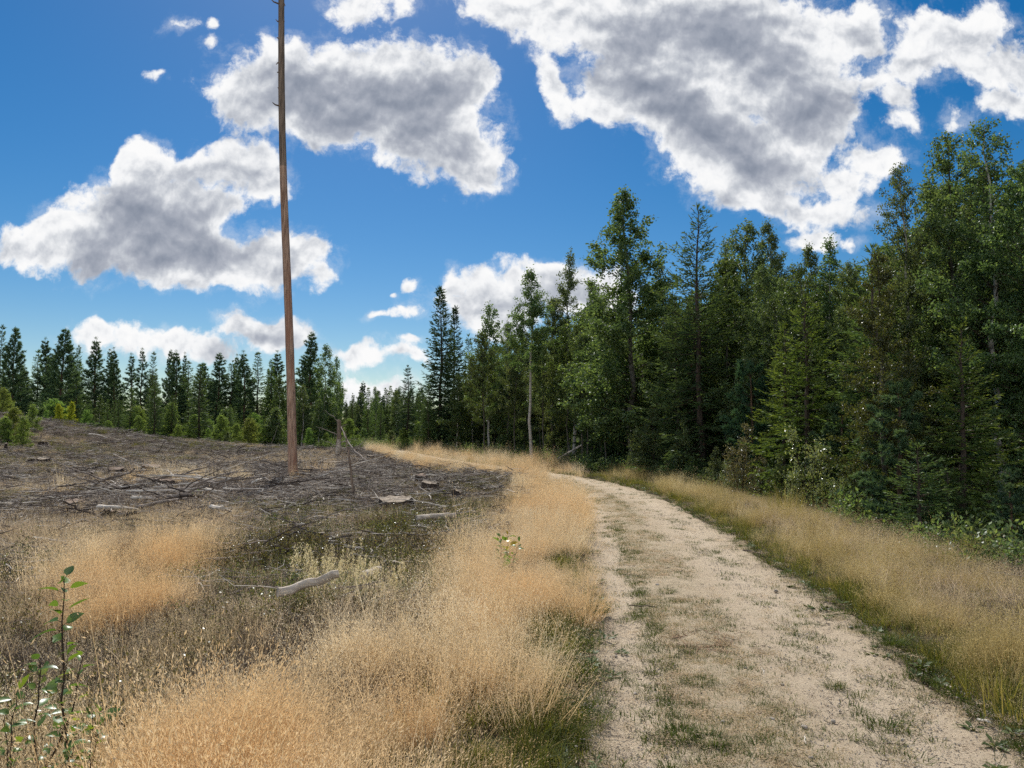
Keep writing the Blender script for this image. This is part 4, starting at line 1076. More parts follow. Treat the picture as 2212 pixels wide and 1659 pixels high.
for a in [
    ('pine_far', 'pine_tree', 678, 717, 78, 'tall dark pine standing just past the bare trunk, beside a weeping birch', 4, 1.15),
    ('birch_far', 'birch_tree', 704, 742, 74, 'weeping birch with a white stem at the end of the far tree line', 1, 1.15),
    ('birch_far', 'birch_tree', 727, 768, 80, 'thin outermost birch at the end of the far tree line', 1, .7),
    ('spruce_far', 'spruce_tree', 337, 808, 66, 'dark full spruce standing in front of the far tree line', 2, 1.1),
    ('spruce_far', 'spruce_tree', 434, 788, 66, 'dark ragged spruce with visible stem in front of the far tree line', 1, 1.5),
    ('spruce_far', 'spruce_tree', 257, 862, 64, 'small dark spruce before the far tree line, above the hillside foot', 0, 1.4),
    ('spruce_far', 'spruce_tree', 283, 838, 70, 'green spruce between small dark and full dark spruce', 2, 1.2),
    ('spruce_far', 'spruce_tree', 373, 850, 68, 'green young spruce right beside the dark full spruce', 0, 1.4),
    ('birch_far', 'birch_tree', 216, 850, 62, 'olive young birch rising behind the hillside foot', 2, 1.0),
    ('birch_far', 'birch_tree', 655, 830, 70, 'dense green birch hidden partly behind the bare trunk', 0, 1.2),
    ('birch_far', 'birch_tree', 606, 808, 72, 'bushy green birch next to the bare trunk, on its hillside flank', 2, 1.1),
    ('birch_far', 'birch_tree', 690, 860, 68, 'low green birch under the weeping birch', 0, 1.3)]:
    plant_px(a[0], a[1], a[2], a[3], a[4], a[5], 'tree', 'trees before the far tree line', a[6], a[7])
for q, a in enumerate([
    ('bush_far', 8, 838, 52, 'round green birch bush at the top of the hillside, cut by the picture edge', 0, 1.0), ('lime_far', 128, 872, 57, 'brightest lime-yellow young birch behind the hillside crest', 0, 1.25),
    ('lime_far', 155, 868, 58, 'slimmer lime-green young birch beside the brightest one', 0, .95), ('bush_far', 72, 874, 46, 'loose green sapling clump on the hillside crest', 1, 1.1),
    ('bush_far', 30, 880, 42, 'spreading green sapling on the near hillside', 0, 1.2), ('bush_far', 52, 900, 40, 'thin green sapling in front of the clump on the hillside', 1, 1.0),
    ('bush_far', 12, 900, 41, 'low green sapling at the picture edge on the hillside', 1, 1.2), ('bush_far', 188, 886, 60, 'yellow-green bush at the hillside foot', 1, 1.2),
    ('bush_far', 100, 885, 54, 'small bush between the hillside clump and the brightest birch', 1, 1.0), ('bush_far', 300, 898, 62, 'rounded pale bush in front of the small dark spruces', 0, 1.0),
    ('bush_far', 478, 898, 64, 'fresh green bush below the ragged spruce', 0, 1.2), ('bush_far', 540, 905, 66, 'largest bright bush between ragged spruce and bare trunk', 1, 1.5),
    ('bush_far', 512, 915, 63, 'small bright bush at the foot of the largest bright one', 0, 1.0), ('bush_far', 596, 882, 68, 'tall green bush just before the bare trunk', 2, 1.2),
    ('bush_far', 492, 932, 60, 'dark low bush among the bright bushes', 2, 1.2), ('bush_far', 415, 948, 60, 'tiny bush at the edge of the pale grass', 0, 1.0),
    ('bush_far', 385, 918, 63, 'green bush between the full spruce and the ragged spruce', 1, 1.2), ('bush_far', 235, 908, 60, 'yellow-green bush under the small dark spruce', 0, 1.2),
    ('bush_far', 450, 925, 62, 'light bush just before the ragged spruce stem', 1, 1.1), ('bush_far', 570, 925, 67, 'bright bush hugging the largest one toward the bare trunk', 0, 1.1),
    ('bush_far', 668, 925, 66, 'low bright bush just past the bare trunk', 1, 1.2), ('bush_far', 705, 935, 66, 'low bright bush below the weeping birch', 0, 1.2),
    ('bush_far', 345, 940, 60, 'small bush at the foot of the full dark spruce', 2, 1.1), ('bush_far', 265, 928, 58, 'low bush at the end of the hillside slope', 1, 1.2)]):
    plant_px(a[0], 'young_birch', a[1], a[2], a[3], a[4], 'sapling', 'young birches before the far tree line', a[5], a[6])

# --- trees deeper in both woods: nothing tells these apart
def fill(n, kinds, region, env, hr, spacing, where, group):
    pts = []; tries = 0
    while len(pts) < n and tries < 30000:
        tries += 1
        x, y = region()
        if any((x - a) ** 2 + (y - b) ** 2 < spacing ** 2 for a, b in pts): continue
        lt = path_lat(x, y)[0]
        if abs(lt) < 3.6 or (y > 20 and lt < 0 and where == 'wood'): continue
        px = 1106 + FOC * x / y * CP
        top = np.interp(px, env[0], env[1]) + rng.uniform(12, 130) * (1 if rng.random() < .8 else .4)
        H = min(rng.uniform(*hr), top_z(px, top, y) - hz(x, y))
        if H < 1.5: continue
        pts.append((x, y))
        kind, nm, txt = kinds[int(rng.integers(len(kinds)))]
        plant(kind, nm, x, y, H, txt, 'tree', group + ', ' + nm.replace('_', ' ') + 's', None, rng.uniform(.8, 1.35), (rng.normal(0, .02), rng.normal(0, .02)))

ENV_R = ([700, 960, 1050, 1150, 1250, 1330, 1450, 1600, 1740, 1850, 1950, 2050, 2212, 3000], [830, 780, 710, 650, 610, 560, 590, 520, 560, 540, 420, 340, 330, 330])
def reg_r():
    y = rng.uniform(13, 62); lo = np.interp(y, [13, 16, 20, 26, 34, 45, 55, 62], [7.2, 7.4, 7.8, 7.0, 5.5, 2.5, -1.5, -5])
    return lo + rng.random() ** 1.3 * (14 + y * .1), y
deep = 'standing deep among the close-set stems of the wood along the path'
fill(150, [('birch_mid', 'birch_tree', 'green birch ' + deep), ('alder', 'alder_tree', 'thin alder ' + deep), ('spruce_mid', 'spruce_tree', 'dark spruce ' + deep), ('birch_mid', 'birch_tree', 'green birch ' + deep), ('alder', 'alder_tree', 'thin alder ' + deep)],
     reg_r, ENV_R, (6.5, 11), 1.25, 'wood', 'inner trees of the wood')
ENV_L = ([-600, 0, 100, 250, 400, 600, 680, 740, 900, 1000], [725, 722, 745, 772, 785, 782, 780, 860, 880, 850])
def reg_l():
    y = rng.uniform(86, 118); return (rng.uniform(-150, 990) - 1106) / FOC * y, y
deep = 'in the shade of the far pine wood behind its front row'
fill(130, [('pine_far', 'pine_tree', 'dark pine ' + deep), ('spruce_far', 'spruce_tree', 'dark spruce ' + deep), ('spruce_far', 'spruce_tree', 'dark spruce ' + deep)], reg_l, ENV_L, (8, 15), 1.7, 'far', 'inner trees of the far wood')
def reg_m():
    y = rng.uniform(68, 80); return (rng.uniform(-60, 730) - 1106) / FOC * y, y
def reg_g():
    y = rng.uniform(84, 104); return (rng.uniform(732, 905) - 1106) / FOC * y, y
gap_ = 'closing the far gap beyond the end of the path'
fill(34, [('spruce_far', 'spruce_tree', 'dark spruce ' + gap_), ('birch_far', 'birch_tree', 'green birch ' + gap_), ('pine_far', 'pine_tree', 'dark pine ' + gap_)], reg_g, ([700, 760, 800, 860, 900], [815, 830, 815, 830, 810]), (6.5, 10.5), 1.2, 'far', 'trees closing the far gap')
ENV_M = ([-600, 0, 740, 1000], [850, 850, 850, 900])
under = 'growing as undergrowth along the foot of the far pine wood'
fill(85, [('bush_far', 'young_birch', 'green birch bush ' + under), ('spruce_far', 'young_spruce', 'small dark spruce ' + under)], reg_m, ENV_M, (1.6, 5.5), 1.1, 'far', 'undergrowth of the far wood')

# ------------------------------------------------------------------ leafy shoots near the camera
def leafy_shoot(px, py, d, top, label, nl, ll, lw, mat='aspen', extra=0, lean=0.0, r=.006, group=None, spread_=.05):
    x, y = at_depth(px, d, py); z = hz(x, y); H = top_z(px, top, d) - z
    e = empty('aspen_shoot', (x, y, z - .02), 0, (1, 1, 1), label, 'sapling', group)
    S = MB(); Lf = MB(); lines = [bent([(0, 0, 0), (lean * .3, .01, H * .35), (lean * .7 - .01, 0, H * .7), (lean, 0, H)], 12, .006)]
    for q in range(extra):
        a = rng.random() * 6.28; b = lines[0][int(len(lines[0]) * rng.uniform(.0, .35))]; hh = H * rng.uniform(.4, .75)
        lines.append(bent([b, b + np.array([cos(a) * spread_, sin(a) * spread_, hh * .5]), b + np.array([cos(a) * spread_ * 1.5, sin(a) * spread_ * 1.5, hh])], 10, .006))
    for ln in lines:
        k = len(ln); tube(S, ln, np.linspace(r, r * .3, k), 6)
        n = max(3, int(nl * (ln[-1, 2] - ln[0, 2]) / H))
        for j in range(n):
            t = .22 + .78 * (j + .5) / n; p = along(ln, np.array([t]))[0]; a = j * 2.4 + rng.normal(0, .4)
            dr = nrm(np.array([cos(a), sin(a), rng.uniform(.1, .9) + (1.2 if j == n - 1 else 0)])); b = p + dr * ll * .25
            tube(S, [p, (p + b) / 2, b], [.0012, .001, .0008], 3)
            up = nrm(np.array([0, 0, 1.]) + rng.normal(0, .45, 3)); sd = nrm(np.cross(dr, up)); nn = np.cross(sd, dr)
            l = ll * rng.uniform(.5, 1.25); w = lw * rng.uniform(.75, 1.2); cu = rng.uniform(.05, .5); s6 = np.linspace(0, 1, 7)
            prof = np.sin(np.clip(s6, 0, 1) ** .75 * pi) * .5 + .02 * (s6 > 0)
            mid = b + dr * (s6 * l)[:, None] - np.array([0, 0, 1.]) * (s6 ** 2 * l * cu)[:, None]
            lft = mid + sd * (prof * w)[:, None] + nn * (prof * w * .28)[:, None]; rgt = mid - sd * (prof * w)[:, None] + nn * (prof * w * .28)[:, None]
            V = np.stack([lft, mid, rgt], 1).reshape(-1, 3); i = np.arange(6) * 3
            q4 = np.concatenate([np.stack([i, i + 1, i + 4, i + 3], 1), np.stack([i + 1, i + 2, i + 5, i + 4], 1)])
            Lf.add(V, q4, np.clip(rng.normal(.5, .25), 0, .90) if rng.random() > .06 else .99)
    mesh_obj('stem', S.mesh('stem', M['brown_twig'], True), e); mesh_obj('leaves', Lf.mesh('leaves', M[mat], True), e)

leafy_shoot(150, 1659, 2.75, 1238, 'tallest leafy green shoot in the dry grass nearest the viewer', 46, .074, .033, lean=-.045, extra=1, r=.0055, spread_=.06)
leafy_shoot(78, 1640, 2.9, 1415, 'shorter green shoot with yellowing leaves between the tallest shoot and the picture edge', 24, .064, .029, extra=2, r=.005, spread_=.10)
leafy_shoot(28, 1650, 2.7, 1480, 'low green shoot at the picture corner in dry grass', 22, .060, .028, extra=2, r=.004, spread_=.09)
leafy_shoot(196, 1659, 2.62, 1530, 'small low shoot with blue-green leaves beside the tallest shoot', 16, .06, .028, extra=1, r=.004, spread_=.07)
leafy_shoot(1088, 1250, 8.0, 1158, 'slim blue-leaved shoot in the golden grass, farther from the path of the pair', 16, .085, .055, lean=-.03, extra=1, r=.005, group=None)
leafy_shoot(1100, 1255, 7.7, 1168, 'slim blue-leaved shoot in the golden grass, leaning toward the path', 13, .085, .055, lean=.10, r=.005)
leafy_shoot(430, 1085, 17.0, 1062, 'small pale green seedling among the bleached branches', 16, .09, .05, extra=2, r=.005, spread_=.12)

# ------------------------------------------------------------------ grass clumps that stand out
def clump_obj(name, me, px, py, label, s=1.0, onpath=False, cat='grass tuft', group=None):
    x, y = on_ground(px, py); z = path_z(x, y) if onpath and abs(path_lat(x, y)[0]) < 1.1 else hz(x, y)
    o = mesh_obj(name, me); o.location = (x, y, z); o.scale = (s, s, s); o.rotation_euler = (0, 0, rng.random() * 6.28)
    return tag(o, label, cat, group)

def droop_clump(stems, h, rad):
    mb = MB(); n = stems
    r = rad * np.sqrt(rng.random(n)); a = rng.random(n) * 2 * pi
    base = np.stack([r * np.cos(a), r * np.sin(a), np.full(n, -.02)], 1)
    c = blade_strip(mb, base, a + rng.normal(0, .8, n), rng.uniform(.02, .2, n), h * rng.uniform(.7, 1.1, n), np.full(n, .004), 4, rng.uniform(.0, .3, n), rng.uniform(.3, .7, n))
    for i in range(n):                              # hanging seed heads
        tip = c[i, -1]; k = 60
        drp = rng.uniform(.10, .20) * h / .5; t = rng.random(k)
        side = rng.normal(0, .02, 3); P = tip + side * t[:, None] - np.array([0, 0, 1.]) * (t * drp)[:, None] + rng.normal(0, .006, (k, 3))
        leaves(mb, P, nrm(rvec(k) * .5 + [0, 0, -1.]), rvec(k), .014 * rng.uniform(.7, 1.3, k), .0045, np.clip(rng.normal(.7, .2, k), 0, 1))
    return mb.mesh('drooping_grass', M['droop'])
for px, py, h, st, rd, lb in [(702, 1395, .50, 34, .13, 'tallest pale clump of drooping grass before the bleached log'), (752, 1392, .40, 26, .12, 'middle clump of pale drooping grass beside the tallest one'), (822, 1385, .36, 22, .10, 'smaller pale drooping clump toward the golden verge')]:
    clump_obj('drooping_grass', droop_clump(st, h, rd), px, py, lb, cat='grass clump', group='pale drooping grass clumps')
clump_obj('sedge_clump', blade_tuft(M['green_grass'], 150, .62, .28, .008, .3, 'sedge_clump', .3, (.55, .95)), 1698, 1128, 'upright yellow-green sedge clump in the verge below the willow', cat='grass clump')
clump_obj('sedge_clump', blade_tuft(M['green_grass'], 130, .34, .20, .006, .5, 'sedge_clump', .6, (.4, .9)), 2205, 1565, 'arching yellow-green grass clump at the verge corner nearest the viewer', cat='grass clump')
clump_obj('sedge_clump', blade_tuft(M['green_grass'], 90, .30, .16, .006, .5, 'sedge_clump', .5, (.4, .8)), 2150, 1520, 'low green grass clump beside the white stick on the verge', cat='grass clump')
for px, py, s, n, lb in [
    (1534, 1604, 1.0, 120, 'dark green tuft on the path, nearest the viewer'), (1474, 1588, 1.0, 80, 'flat grey-green tuft beside the nearest dark one'), (1642, 1626, 1.0, 70, 'yellowish low tuft across from the nearest dark tuft'),
    (1508, 1478, .95, 90, 'deep green rounded tuft in the middle of the path'), (1545, 1486, .7, 60, 'flat straggling tuft touching the deep green rounded one'), (1486, 1408, .7, 60, 'small mossy tuft at the edge of the brown root mat'),
    (1640, 1530, .6, 50, 'first of a tuft pair on the bare sand'), (1662, 1532, .6, 50, 'second of a tuft pair on the bare sand'), (1418, 1355, .8, 70, 'green tuft at the rim of the wheel track'),
    (1270, 1450, 1.1, 110, 'lush green tuft at the path rim beside the golden grass'), (1290, 1330, 1.2, 120, 'dark green tuft at the path rim under the golden grass tip'), (1240, 1545, 1.2, 130, 'bright green tuft at the path rim close to the viewer'),
    (1215, 1600, 1.2, 120, 'bright green clump behind the rim tuft close to the viewer'), (1804, 1482, .7, 50, 'small tuft on the sand toward the verge'), (1440, 1280, .9, 80, 'flat green tuft in the middle strip of the path'),
    (1378, 1195, .9, 70, 'far green tuft of the middle strip'), (1392, 1150, .9, 60, 'farthest green tuft of the middle strip'), (1930, 1405, .9, 60, 'green tuft at the verge rim of the path')]:
    clump_obj('grass_tuft', blade_tuft(M['tuft_grass'], n * 3, .085, .085, .0046, .8, 'grass_tuft', 1.15, (0, .95)), px, py, lb, s, True, group='green tufts on the path')
# brown root mat lying on the path
clump_obj('root_mat', litter_tuft(260, .30, .24, [M['root'], M['brown_twig']], 'root_mat', .0024), 1515, 1385, 'flat brown mat of dead roots lying on the path', 1.0, True, 'root mat').scale = (1, .75, .12)

# loose stones and sticks on the path
def pebble(s):
    bm = bmesh.new(); bmesh.ops.create_icosphere(bm, subdivisions=3, radius=s)
    q = rng.uniform(.7, 1.2, 3) * [1, .8, .6]; o = rng.random(3) * 10
    for v in bm.verts:
        n = v.co.normalized(); k = 1 + .28 * (float(vnoise(n.x * 2 + o[0], n.y * 2 + n.z * 1.3 + o[1], 3)) - .5)
        v.co = (v.co.x * q[0] * k, v.co.y * q[1] * k, v.co.z * q[2] * k)
    me = bpy.data.meshes.new('pebble'); bm.to_mesh(me); bm.free(); me.materials.append(M['stone'])
    me.polygons.foreach_set('use_smooth', [True] * len(me.polygons)); return me
pebs = [pebble(.014) for _ in range(4)]
for q, (px, py, s) in enumerate([(1676, 1278, 1.6), (1838, 1358, 1.5), (1690, 1480, .9), (1668, 1555, 1.5), (1562, 1562, 1.3), (1880, 1462, .9), (1738, 1572, 1.0), (1640, 1644, 1.3), (1752, 1640, 1.4), (1560, 1250, 1.2), (1420, 1265, 1.3), (1470, 1235, 1.2), (1610, 1445, 1.0), (1372, 1500, .9), (1330, 1420, .8), (1500, 1520, .9), (1800, 1560, 1.0), (1950, 1600, 1.0)]):
    x, y = on_ground(px, py); o = mesh_obj('pebble', pebs[q % 4]); s *= rng.uniform(.9, 1.3); o.location = (x, y, path_z(x, y) + .005 * s); o.scale = (s, s, s); o.rotation_euler = (0, 0, rng.random() * 6)
    tag(o, 'small pale pebble lying loose on the sandy path', 'pebble', 'loose pebbles on the path')
def path_stick(pts, r, mat, label):
    P = []
    for px, py in pts:
        x, y = on_ground(px, py); P.append((x, y, path_z(x, y) if abs(path_lat(x, y)[0]) < 1.1 else hz(x, y) + .02))
    P = np.array(P); mb = MB(); tube(mb, bent(P - P[0], 6, .003), r, 6, cap=True)
    o = mesh_obj('stick', mb.mesh('stick', M[mat])); o.location = P[0] + [0, 0, r]; tag(o, label, 'stick')
path_stick([(2018, 1468), (2055, 1490)], .007, 'pale_twig', 'white peeled stick lying at the verge rim of the path')
path_stick([(2112, 1562), (2142, 1575)], .007, 'pale_twig', 'white stick at the path rim close to the picture corner')
path_stick([(1646, 1444), (1652, 1460)], .005, 'pale_twig', 'small white peeled stick on the sand beside two tufts')
path_stick([(1738, 1592), (1742, 1608)], .004, 'pale_twig', 'tiny white stick on the sand nearest the viewer')
path_stick([(1605, 1190), (1650, 1200)], .010, 'dark_twig', 'dark twig lying across the middle strip of the path')
path_stick([(1358, 1308), (1420, 1312)], .005, 'dark_twig', 'thin dark twig lying across the wheel track')
path_stick([(1420, 1233), (1446, 1227)], .006, 'dark_twig', 'short dark twig in the wheel track')

# ------------------------------------------------------------------ ground cover nobody could count
def zone_mix(x, y, jit=.12):
    """noise-softened coordinates so that zone borders fray"""
    return x + rng.normal(0, jit, x.shape) * np.sqrt(y / 6), y + rng.normal(0, jit, x.shape) * np.sqrt(y / 6) * 1.6

def cover(name, tufts, n, y0, y1, power, prob, scale, grow=.35, yref=7.0, dz=0.0, tilt=.15, squash=None, path_on=False, clump=0.0):
    x, y = sample(n, y0, y1, power=power)
    lat = path_lat(x, y)
    p = prob(x, y, lat)
    m = (rng.random(len(x)) < p) & not_clear(x, y)
    x, y, lat = x[m], y[m], lat[m]
    z = height(x, y, lat) + dz
    if path_on: z = np.where(np.abs(lat) < 1.12, height(x, y, lat) + .086 + dz, z)
    S = scale * rng.uniform(.72, 1.25, len(x)) * np.maximum(1, y / yref) ** grow
    if name in ('heather', 'straw', 'bilberry', 'twig_debris'): S = S * (1 - .48 * sstep(9, 19, y) * (name != 'twig_debris'))
    if clump: S = S * (.45 + .95 * vnoise(x * clump * 1.3, y * clump * 1.3, 55))
    print('cover', name, len(x))
    return spread(name, tufts, np.stack([x, y, z], 1), S, tilt, squash=squash)

def in_any(x, y, polys):
    m = np.zeros(x.shape, bool)
    for p in polys: m |= in_poly(x, y, p)
    return m

left = lambda lat, e=-1.22: (lat < e) & (lat > -990)
def p_gold(x, y, lat):
    jx, jy = zone_mix(x, y)
    g = (in_poly(jx, jy, Z_GOLD) | in_poly(jx, jy, Z_GOLDFAR)) & (lat < -1.10)
    edge = np.where(lat > -1.45, .45 + .4 * vnoise(x * 1.5, y * 1.5, 77), 1.0) * np.where((y < 6.3) & (lat > -1.65), .40, 1.0)
    strip = (lat < -1.10) & (lat > -1.9 - .5 * vnoise(x * .6, y * .6, 5)) & (y > 8.5) & (y < 60)
    far2 = (y > 26) & (np.abs(lat) > 1.1) & (np.abs(lat) < 2.4) & (x < 2.5)
    r = in_poly(jx, jy, Z_ROSE)
    spo = (lat < -1.5) & (vnoise(x * .45, y * .45, 91) > .80) & (y < 30) & ~in_poly(x, y, Z_BERRY)
    thin = .07 + .93 * sstep(.34, .62, vnoise(x * 1.9, y * 1.9, 14))
    return np.clip(np.where(g, edge, 0) + np.where(strip | far2, .9, 0) + np.where(r, .8, 0) + np.where(spo, .3, 0), 0, 1) * thin
gold = [panicle_tuft(M['dry_grass'], st, h, .11, 40, .0130, .0030, 14, o, .20, 'dry_grass', stemw=.0017) for st, h, o in ((18, .40, .07), (14, .50, .09), (22, .32, .06), (12, .56, .09), (18, .42, .075), (16, .30, .08))]
cover('dry_grass', gold, 82000, 1.6, 62, 1.35, p_gold, .92, .22, dz=-.01, tilt=.30, clump=1.3)

def p_pale(x, y, lat):
    jx, jy = zone_mix(x, y, .2)
    z = in_any(jx, jy, Z_PALE)
    bs = .13 + .55 * sstep(.55, .75, vnoise(x * .5 + 3, y * .5, 61))
    gold_ = in_poly(x, y, Z_GOLD)
    bs = np.where(in_poly(x, y, Z_BERRY), .16, bs)
    return np.where((lat > 1.7) & (lat < 4.2) & (y < 26), .45, 0) + np.where((lat < -1.6) & ~gold_, np.where(z, .95, bs * (y < 45)), np.where(gold_ & (y < 6) & (x < -.9), .35, 0))
pale = [straw_tuft(M['pale_grass'], 46, .16, .17, .0042) for _ in range(4)] + [panicle_tuft(M['pale_grass'], 14, .28, .14, 22, .010, .004, 26, .04, .16, 'straw', .6) for _ in range(2)]
cover('straw', pale, 76000, 1.6, 75, 1.1, p_pale, 1.0, .25, tilt=.2)

def p_verge(x, y, lat):
    w = 2.9 + 1.2 * (vnoise(x * .5, y * .5, 33) - .5) + np.where(y < 6, .9, 0)
    a = sstep(1.15, 1.7, lat) * (1 - sstep(w - .5, w + .5, lat)) * (y < 27)
    return np.clip(a, 0, 1) * (.05 + .95 * sstep(.36, .66, vnoise(x * 1.8, y * 1.8, 15)))
verge = [panicle_tuft(M['verge_grass'], st, h, .12, 40, .0105, .0038, 26, .085, .22, 'verge_grass', .45, blade_tint=(0, .3), stemw=.0011) for st, h in ((16, .34), (14, .42), (12, .50), (20, .27))]
cover('verge_grass', verge, 44000, 1.8, 28, 1.35, p_verge, .72, .22, tilt=.32, clump=1.1)

def p_green(x, y, lat):
    a = np.abs(lat)
    rim = np.exp(-((a - 1.36) / .14) ** 2) * (.35 + .65 * (vnoise(x * 2.2, y * 2.2, 8) > .42)) * np.where(lat > 0, .9, np.where(y < 9, 1.0, .6))
    near = np.where((lat < -1.15) & (lat > -1.75) & (y < 6.8), .50 * (vnoise(x * 2.6, y * 2.6, 12) > .38), 0) + np.where((lat < -1.7) & (lat > -2.3) & (y < 6), .15, 0)
    right = np.where((lat > 1.2) & (lat < 3.6) & (y < 27), .42, 0)
    hill = np.where((x < -16) & (y > 30) & (y < 62), .35 * (vnoise(x * .35, y * .35, 13) > .45), 0)
    return np.clip(rim + near + right + hill, 0, 1)
green = [blade_tuft(M['green_grass'], 60, .13, .085, .0044, .8, 'green_grass', .9, (0, .9)) for _ in range(4)]
cover('green_grass', green, 46000, 1.8, 60, 1.4, p_green, .95, .3, tilt=.2)

def p_mid(x, y, lat):
    strip = np.exp(-((lat + .32) / .26) ** 2) * (vnoise(x * 1.9, y * 1.3, 18) > .40)
    mott = (np.abs(lat) < 1.05) * .05 * (vnoise(x * 2.5, y * 2.5, 19) > .35) * np.where(lat < -.6, .4, 1)
    edge = np.exp(-((np.abs(lat) - 1.15) / .11) ** 2) * np.where(lat < 0, .12, .28)
    return np.where(np.abs(lat) < 1.3, strip + mott + edge, 0)
short = [blade_tuft(M['tuft_grass'], 60, .034, .075, .0040, .8, 'path_grass', 1.2, (0, 1)) for _ in range(3)] + [straw_tuft(M['pale_grass'], 16, .022, .05, .003, 'path_grass')]
cover('path_grass', short, 210000, 2.2, 30, 1.5, p_mid, 1.15, .25, tilt=.1, path_on=True, dz=-.002)

def chips(n, s):
    mb = MB(); P = np.concatenate([rng.normal(0, .05, (n, 2)), rng.uniform(.001, .006, (n, 1))], 1)
    leaves(mb, P, nrm(rvec(n) * [1, 1, .18]), nrm(rvec(n) * .35 + [0, 0, 1.]), s * rng.uniform(.4, 1.6, n), s * .45 * rng.uniform(.5, 1.3, n), rng.random(n))
    return mb
M['litter'] = leaf_mat('dead_leaf_litter', [(0.0, (.045, .030, .022)), (.5, (.12, .085, .055)), (.85, (.30, .22, .14)), (1, (.55, .46, .36))], .1, .04)
def p_chip(x, y, lat):
    a = np.abs(lat)
    return np.where(a < 1.5, .30 + .5 * np.exp(-((lat + .28) / .35) ** 2) + .8 * np.exp(-((a - 1.1) / .22) ** 2) - .22 * np.exp(-((lat + .78) / .2) ** 2), 0)
cover('leaf_litter', [chips(9, .013).mesh('leaf_litter', M['litter']) for _ in range(5)] + [litter_tuft(3, .06, .07, [M['dark_twig'], M['twig']], 'leaf_litter', .0014)], 60000, 2.2, 26, 1.5, p_chip, .85, .2, tilt=.04, path_on=True)
def grit(n):
    mb = MB()
    for q in range(n):
        c = np.array([*rng.normal(0, .07, 2), .0]); s = .0035 * rng.uniform(.5, 1.8)
        v = np.array([[1, 0, 0], [-1, 0, 0], [0, 1, 0], [0, -1, 0], [0, 0, .8], [0, 0, -.8]]) * s * rng.uniform(.6, 1.4, (6, 1)) + c
        mb.add(v, [(0, 2, 4), (2, 1, 4), (1, 3, 4), (3, 0, 4), (2, 0, 5), (1, 2, 5), (3, 1, 5), (0, 3, 5)])
    return mb.mesh('gravel', M['stone'])
cover('gravel', [grit(14) for _ in range(4)], 12000, 2.2, 16, 1.5, lambda x, y, lat: np.where(np.abs(lat) < 1.45, .5 + .5 * np.exp(-((np.abs(lat) - 1.15) / .2) ** 2), 0), 1.0, .3, tilt=.03, path_on=True)

def rosette():
    mb = MB(); n = 9; a = np.arange(n) * 2.4 + rng.normal(0, .3, n)
    D = np.stack([np.cos(a), np.sin(a), rng.uniform(.1, .55, n)], 1)
    leaves(mb, np.zeros((n, 3)) + D * .008, D, nrm(np.array([0, 0, 1.]) + rvec(n) * .3), rng.uniform(.035, .07, n), rng.uniform(.022, .034, n), rng.random(n), wide=.6, fold=.15)
    for q in range(2):
        b = nrm(np.array([rng.normal(0, .25), rng.normal(0, .25), 1.])); tube(mb, [(0, 0, 0), b * .06, b * .11], [.0012, .001, .002], 4)
    return mb.mesh('plantain_weeds', M['weed'])
def p_weed(x, y, lat):
    rim = np.exp(-((np.abs(lat) - 1.16) / .17) ** 2)
    return rim * np.where(lat < 0, np.where(y < 6, .75, .15), .42) * (vnoise(x * 1.8, y * 1.8, 44) > .35)
cover('plantain_weeds', [rosette() for _ in range(5)], 22000, 2.0, 22, 1.3, p_weed, 1.0, .15, path_on=True)

def p_berry(x, y, lat):
    jx, jy = zone_mix(x, y, .15)
    b = in_poly(jx, jy, Z_BERRY); md = in_poly(jx, jy, Z_MOUND)
    cl = (vnoise(x * .8, y * .8, 25) > .36)
    sparse = np.where((lat < -1.8), .10 + .25 * (vnoise(x * .4, y * .4, 26) > .62), 0) * (y < 60)
    wood_ = np.where((lat > 2.9) & (y < 60), .55, 0)
    lowl = np.where((x < -1.7) & (y < 7.5), .35, 0)
    g = in_poly(x, y, Z_GOLD)
    return np.where(g, lowl * .4, np.clip(np.where(b, .55 + .45 * cl, 0) + np.where(md, .9, 0) + sparse + wood_ + lowl, 0, 1))
berry = [berry_tuft(M['bilberry'], M['brown_twig'], 15, h, .13, .019, .011, 20, 'bilberry') for h in (.20, .26, .30, .22, .16)]
cover('bilberry', berry, 64000, 1.8, 60, 1.05, p_berry, .85, .22, tilt=.2, clump=.8)

def p_heath(x, y, lat):
    jx, jy = zone_mix(x, y, .2)
    g = in_poly(jx, jy, Z_GOLD); ro = in_poly(jx, jy, Z_ROSE); b = in_poly(jx, jy, Z_BERRY); pl = in_any(jx, jy, Z_PALE)
    base = np.where(lat < -1.7, .80, np.where(lat > 2.0, .35, 0))
    base = np.where(g, np.where((x < -1.2) & (y < 4.5), .25, .0), base); base = np.where(ro, .25, base); base = np.where(b, .32, base); base = np.where(pl, .45, base)
    base = base * (1 - .55 * np.exp(-(((x + 7.2) / 2.6) ** 2 + ((y - 17.0) / 3.0) ** 2)))
    return base * (.45 + .55 * (vnoise(x * .9, y * .9, 63) > .33))
heath = [berry_tuft(M['heather'], M['twig'], 20, h, .15, .016, .0035, 26, 'heather', 1.2) for h in (.20, .26, .16, .22)]
cover('heather', heath, 170000, 1.8, 80, 1.0, p_heath, .70, .20, tilt=.25, clump=.7)

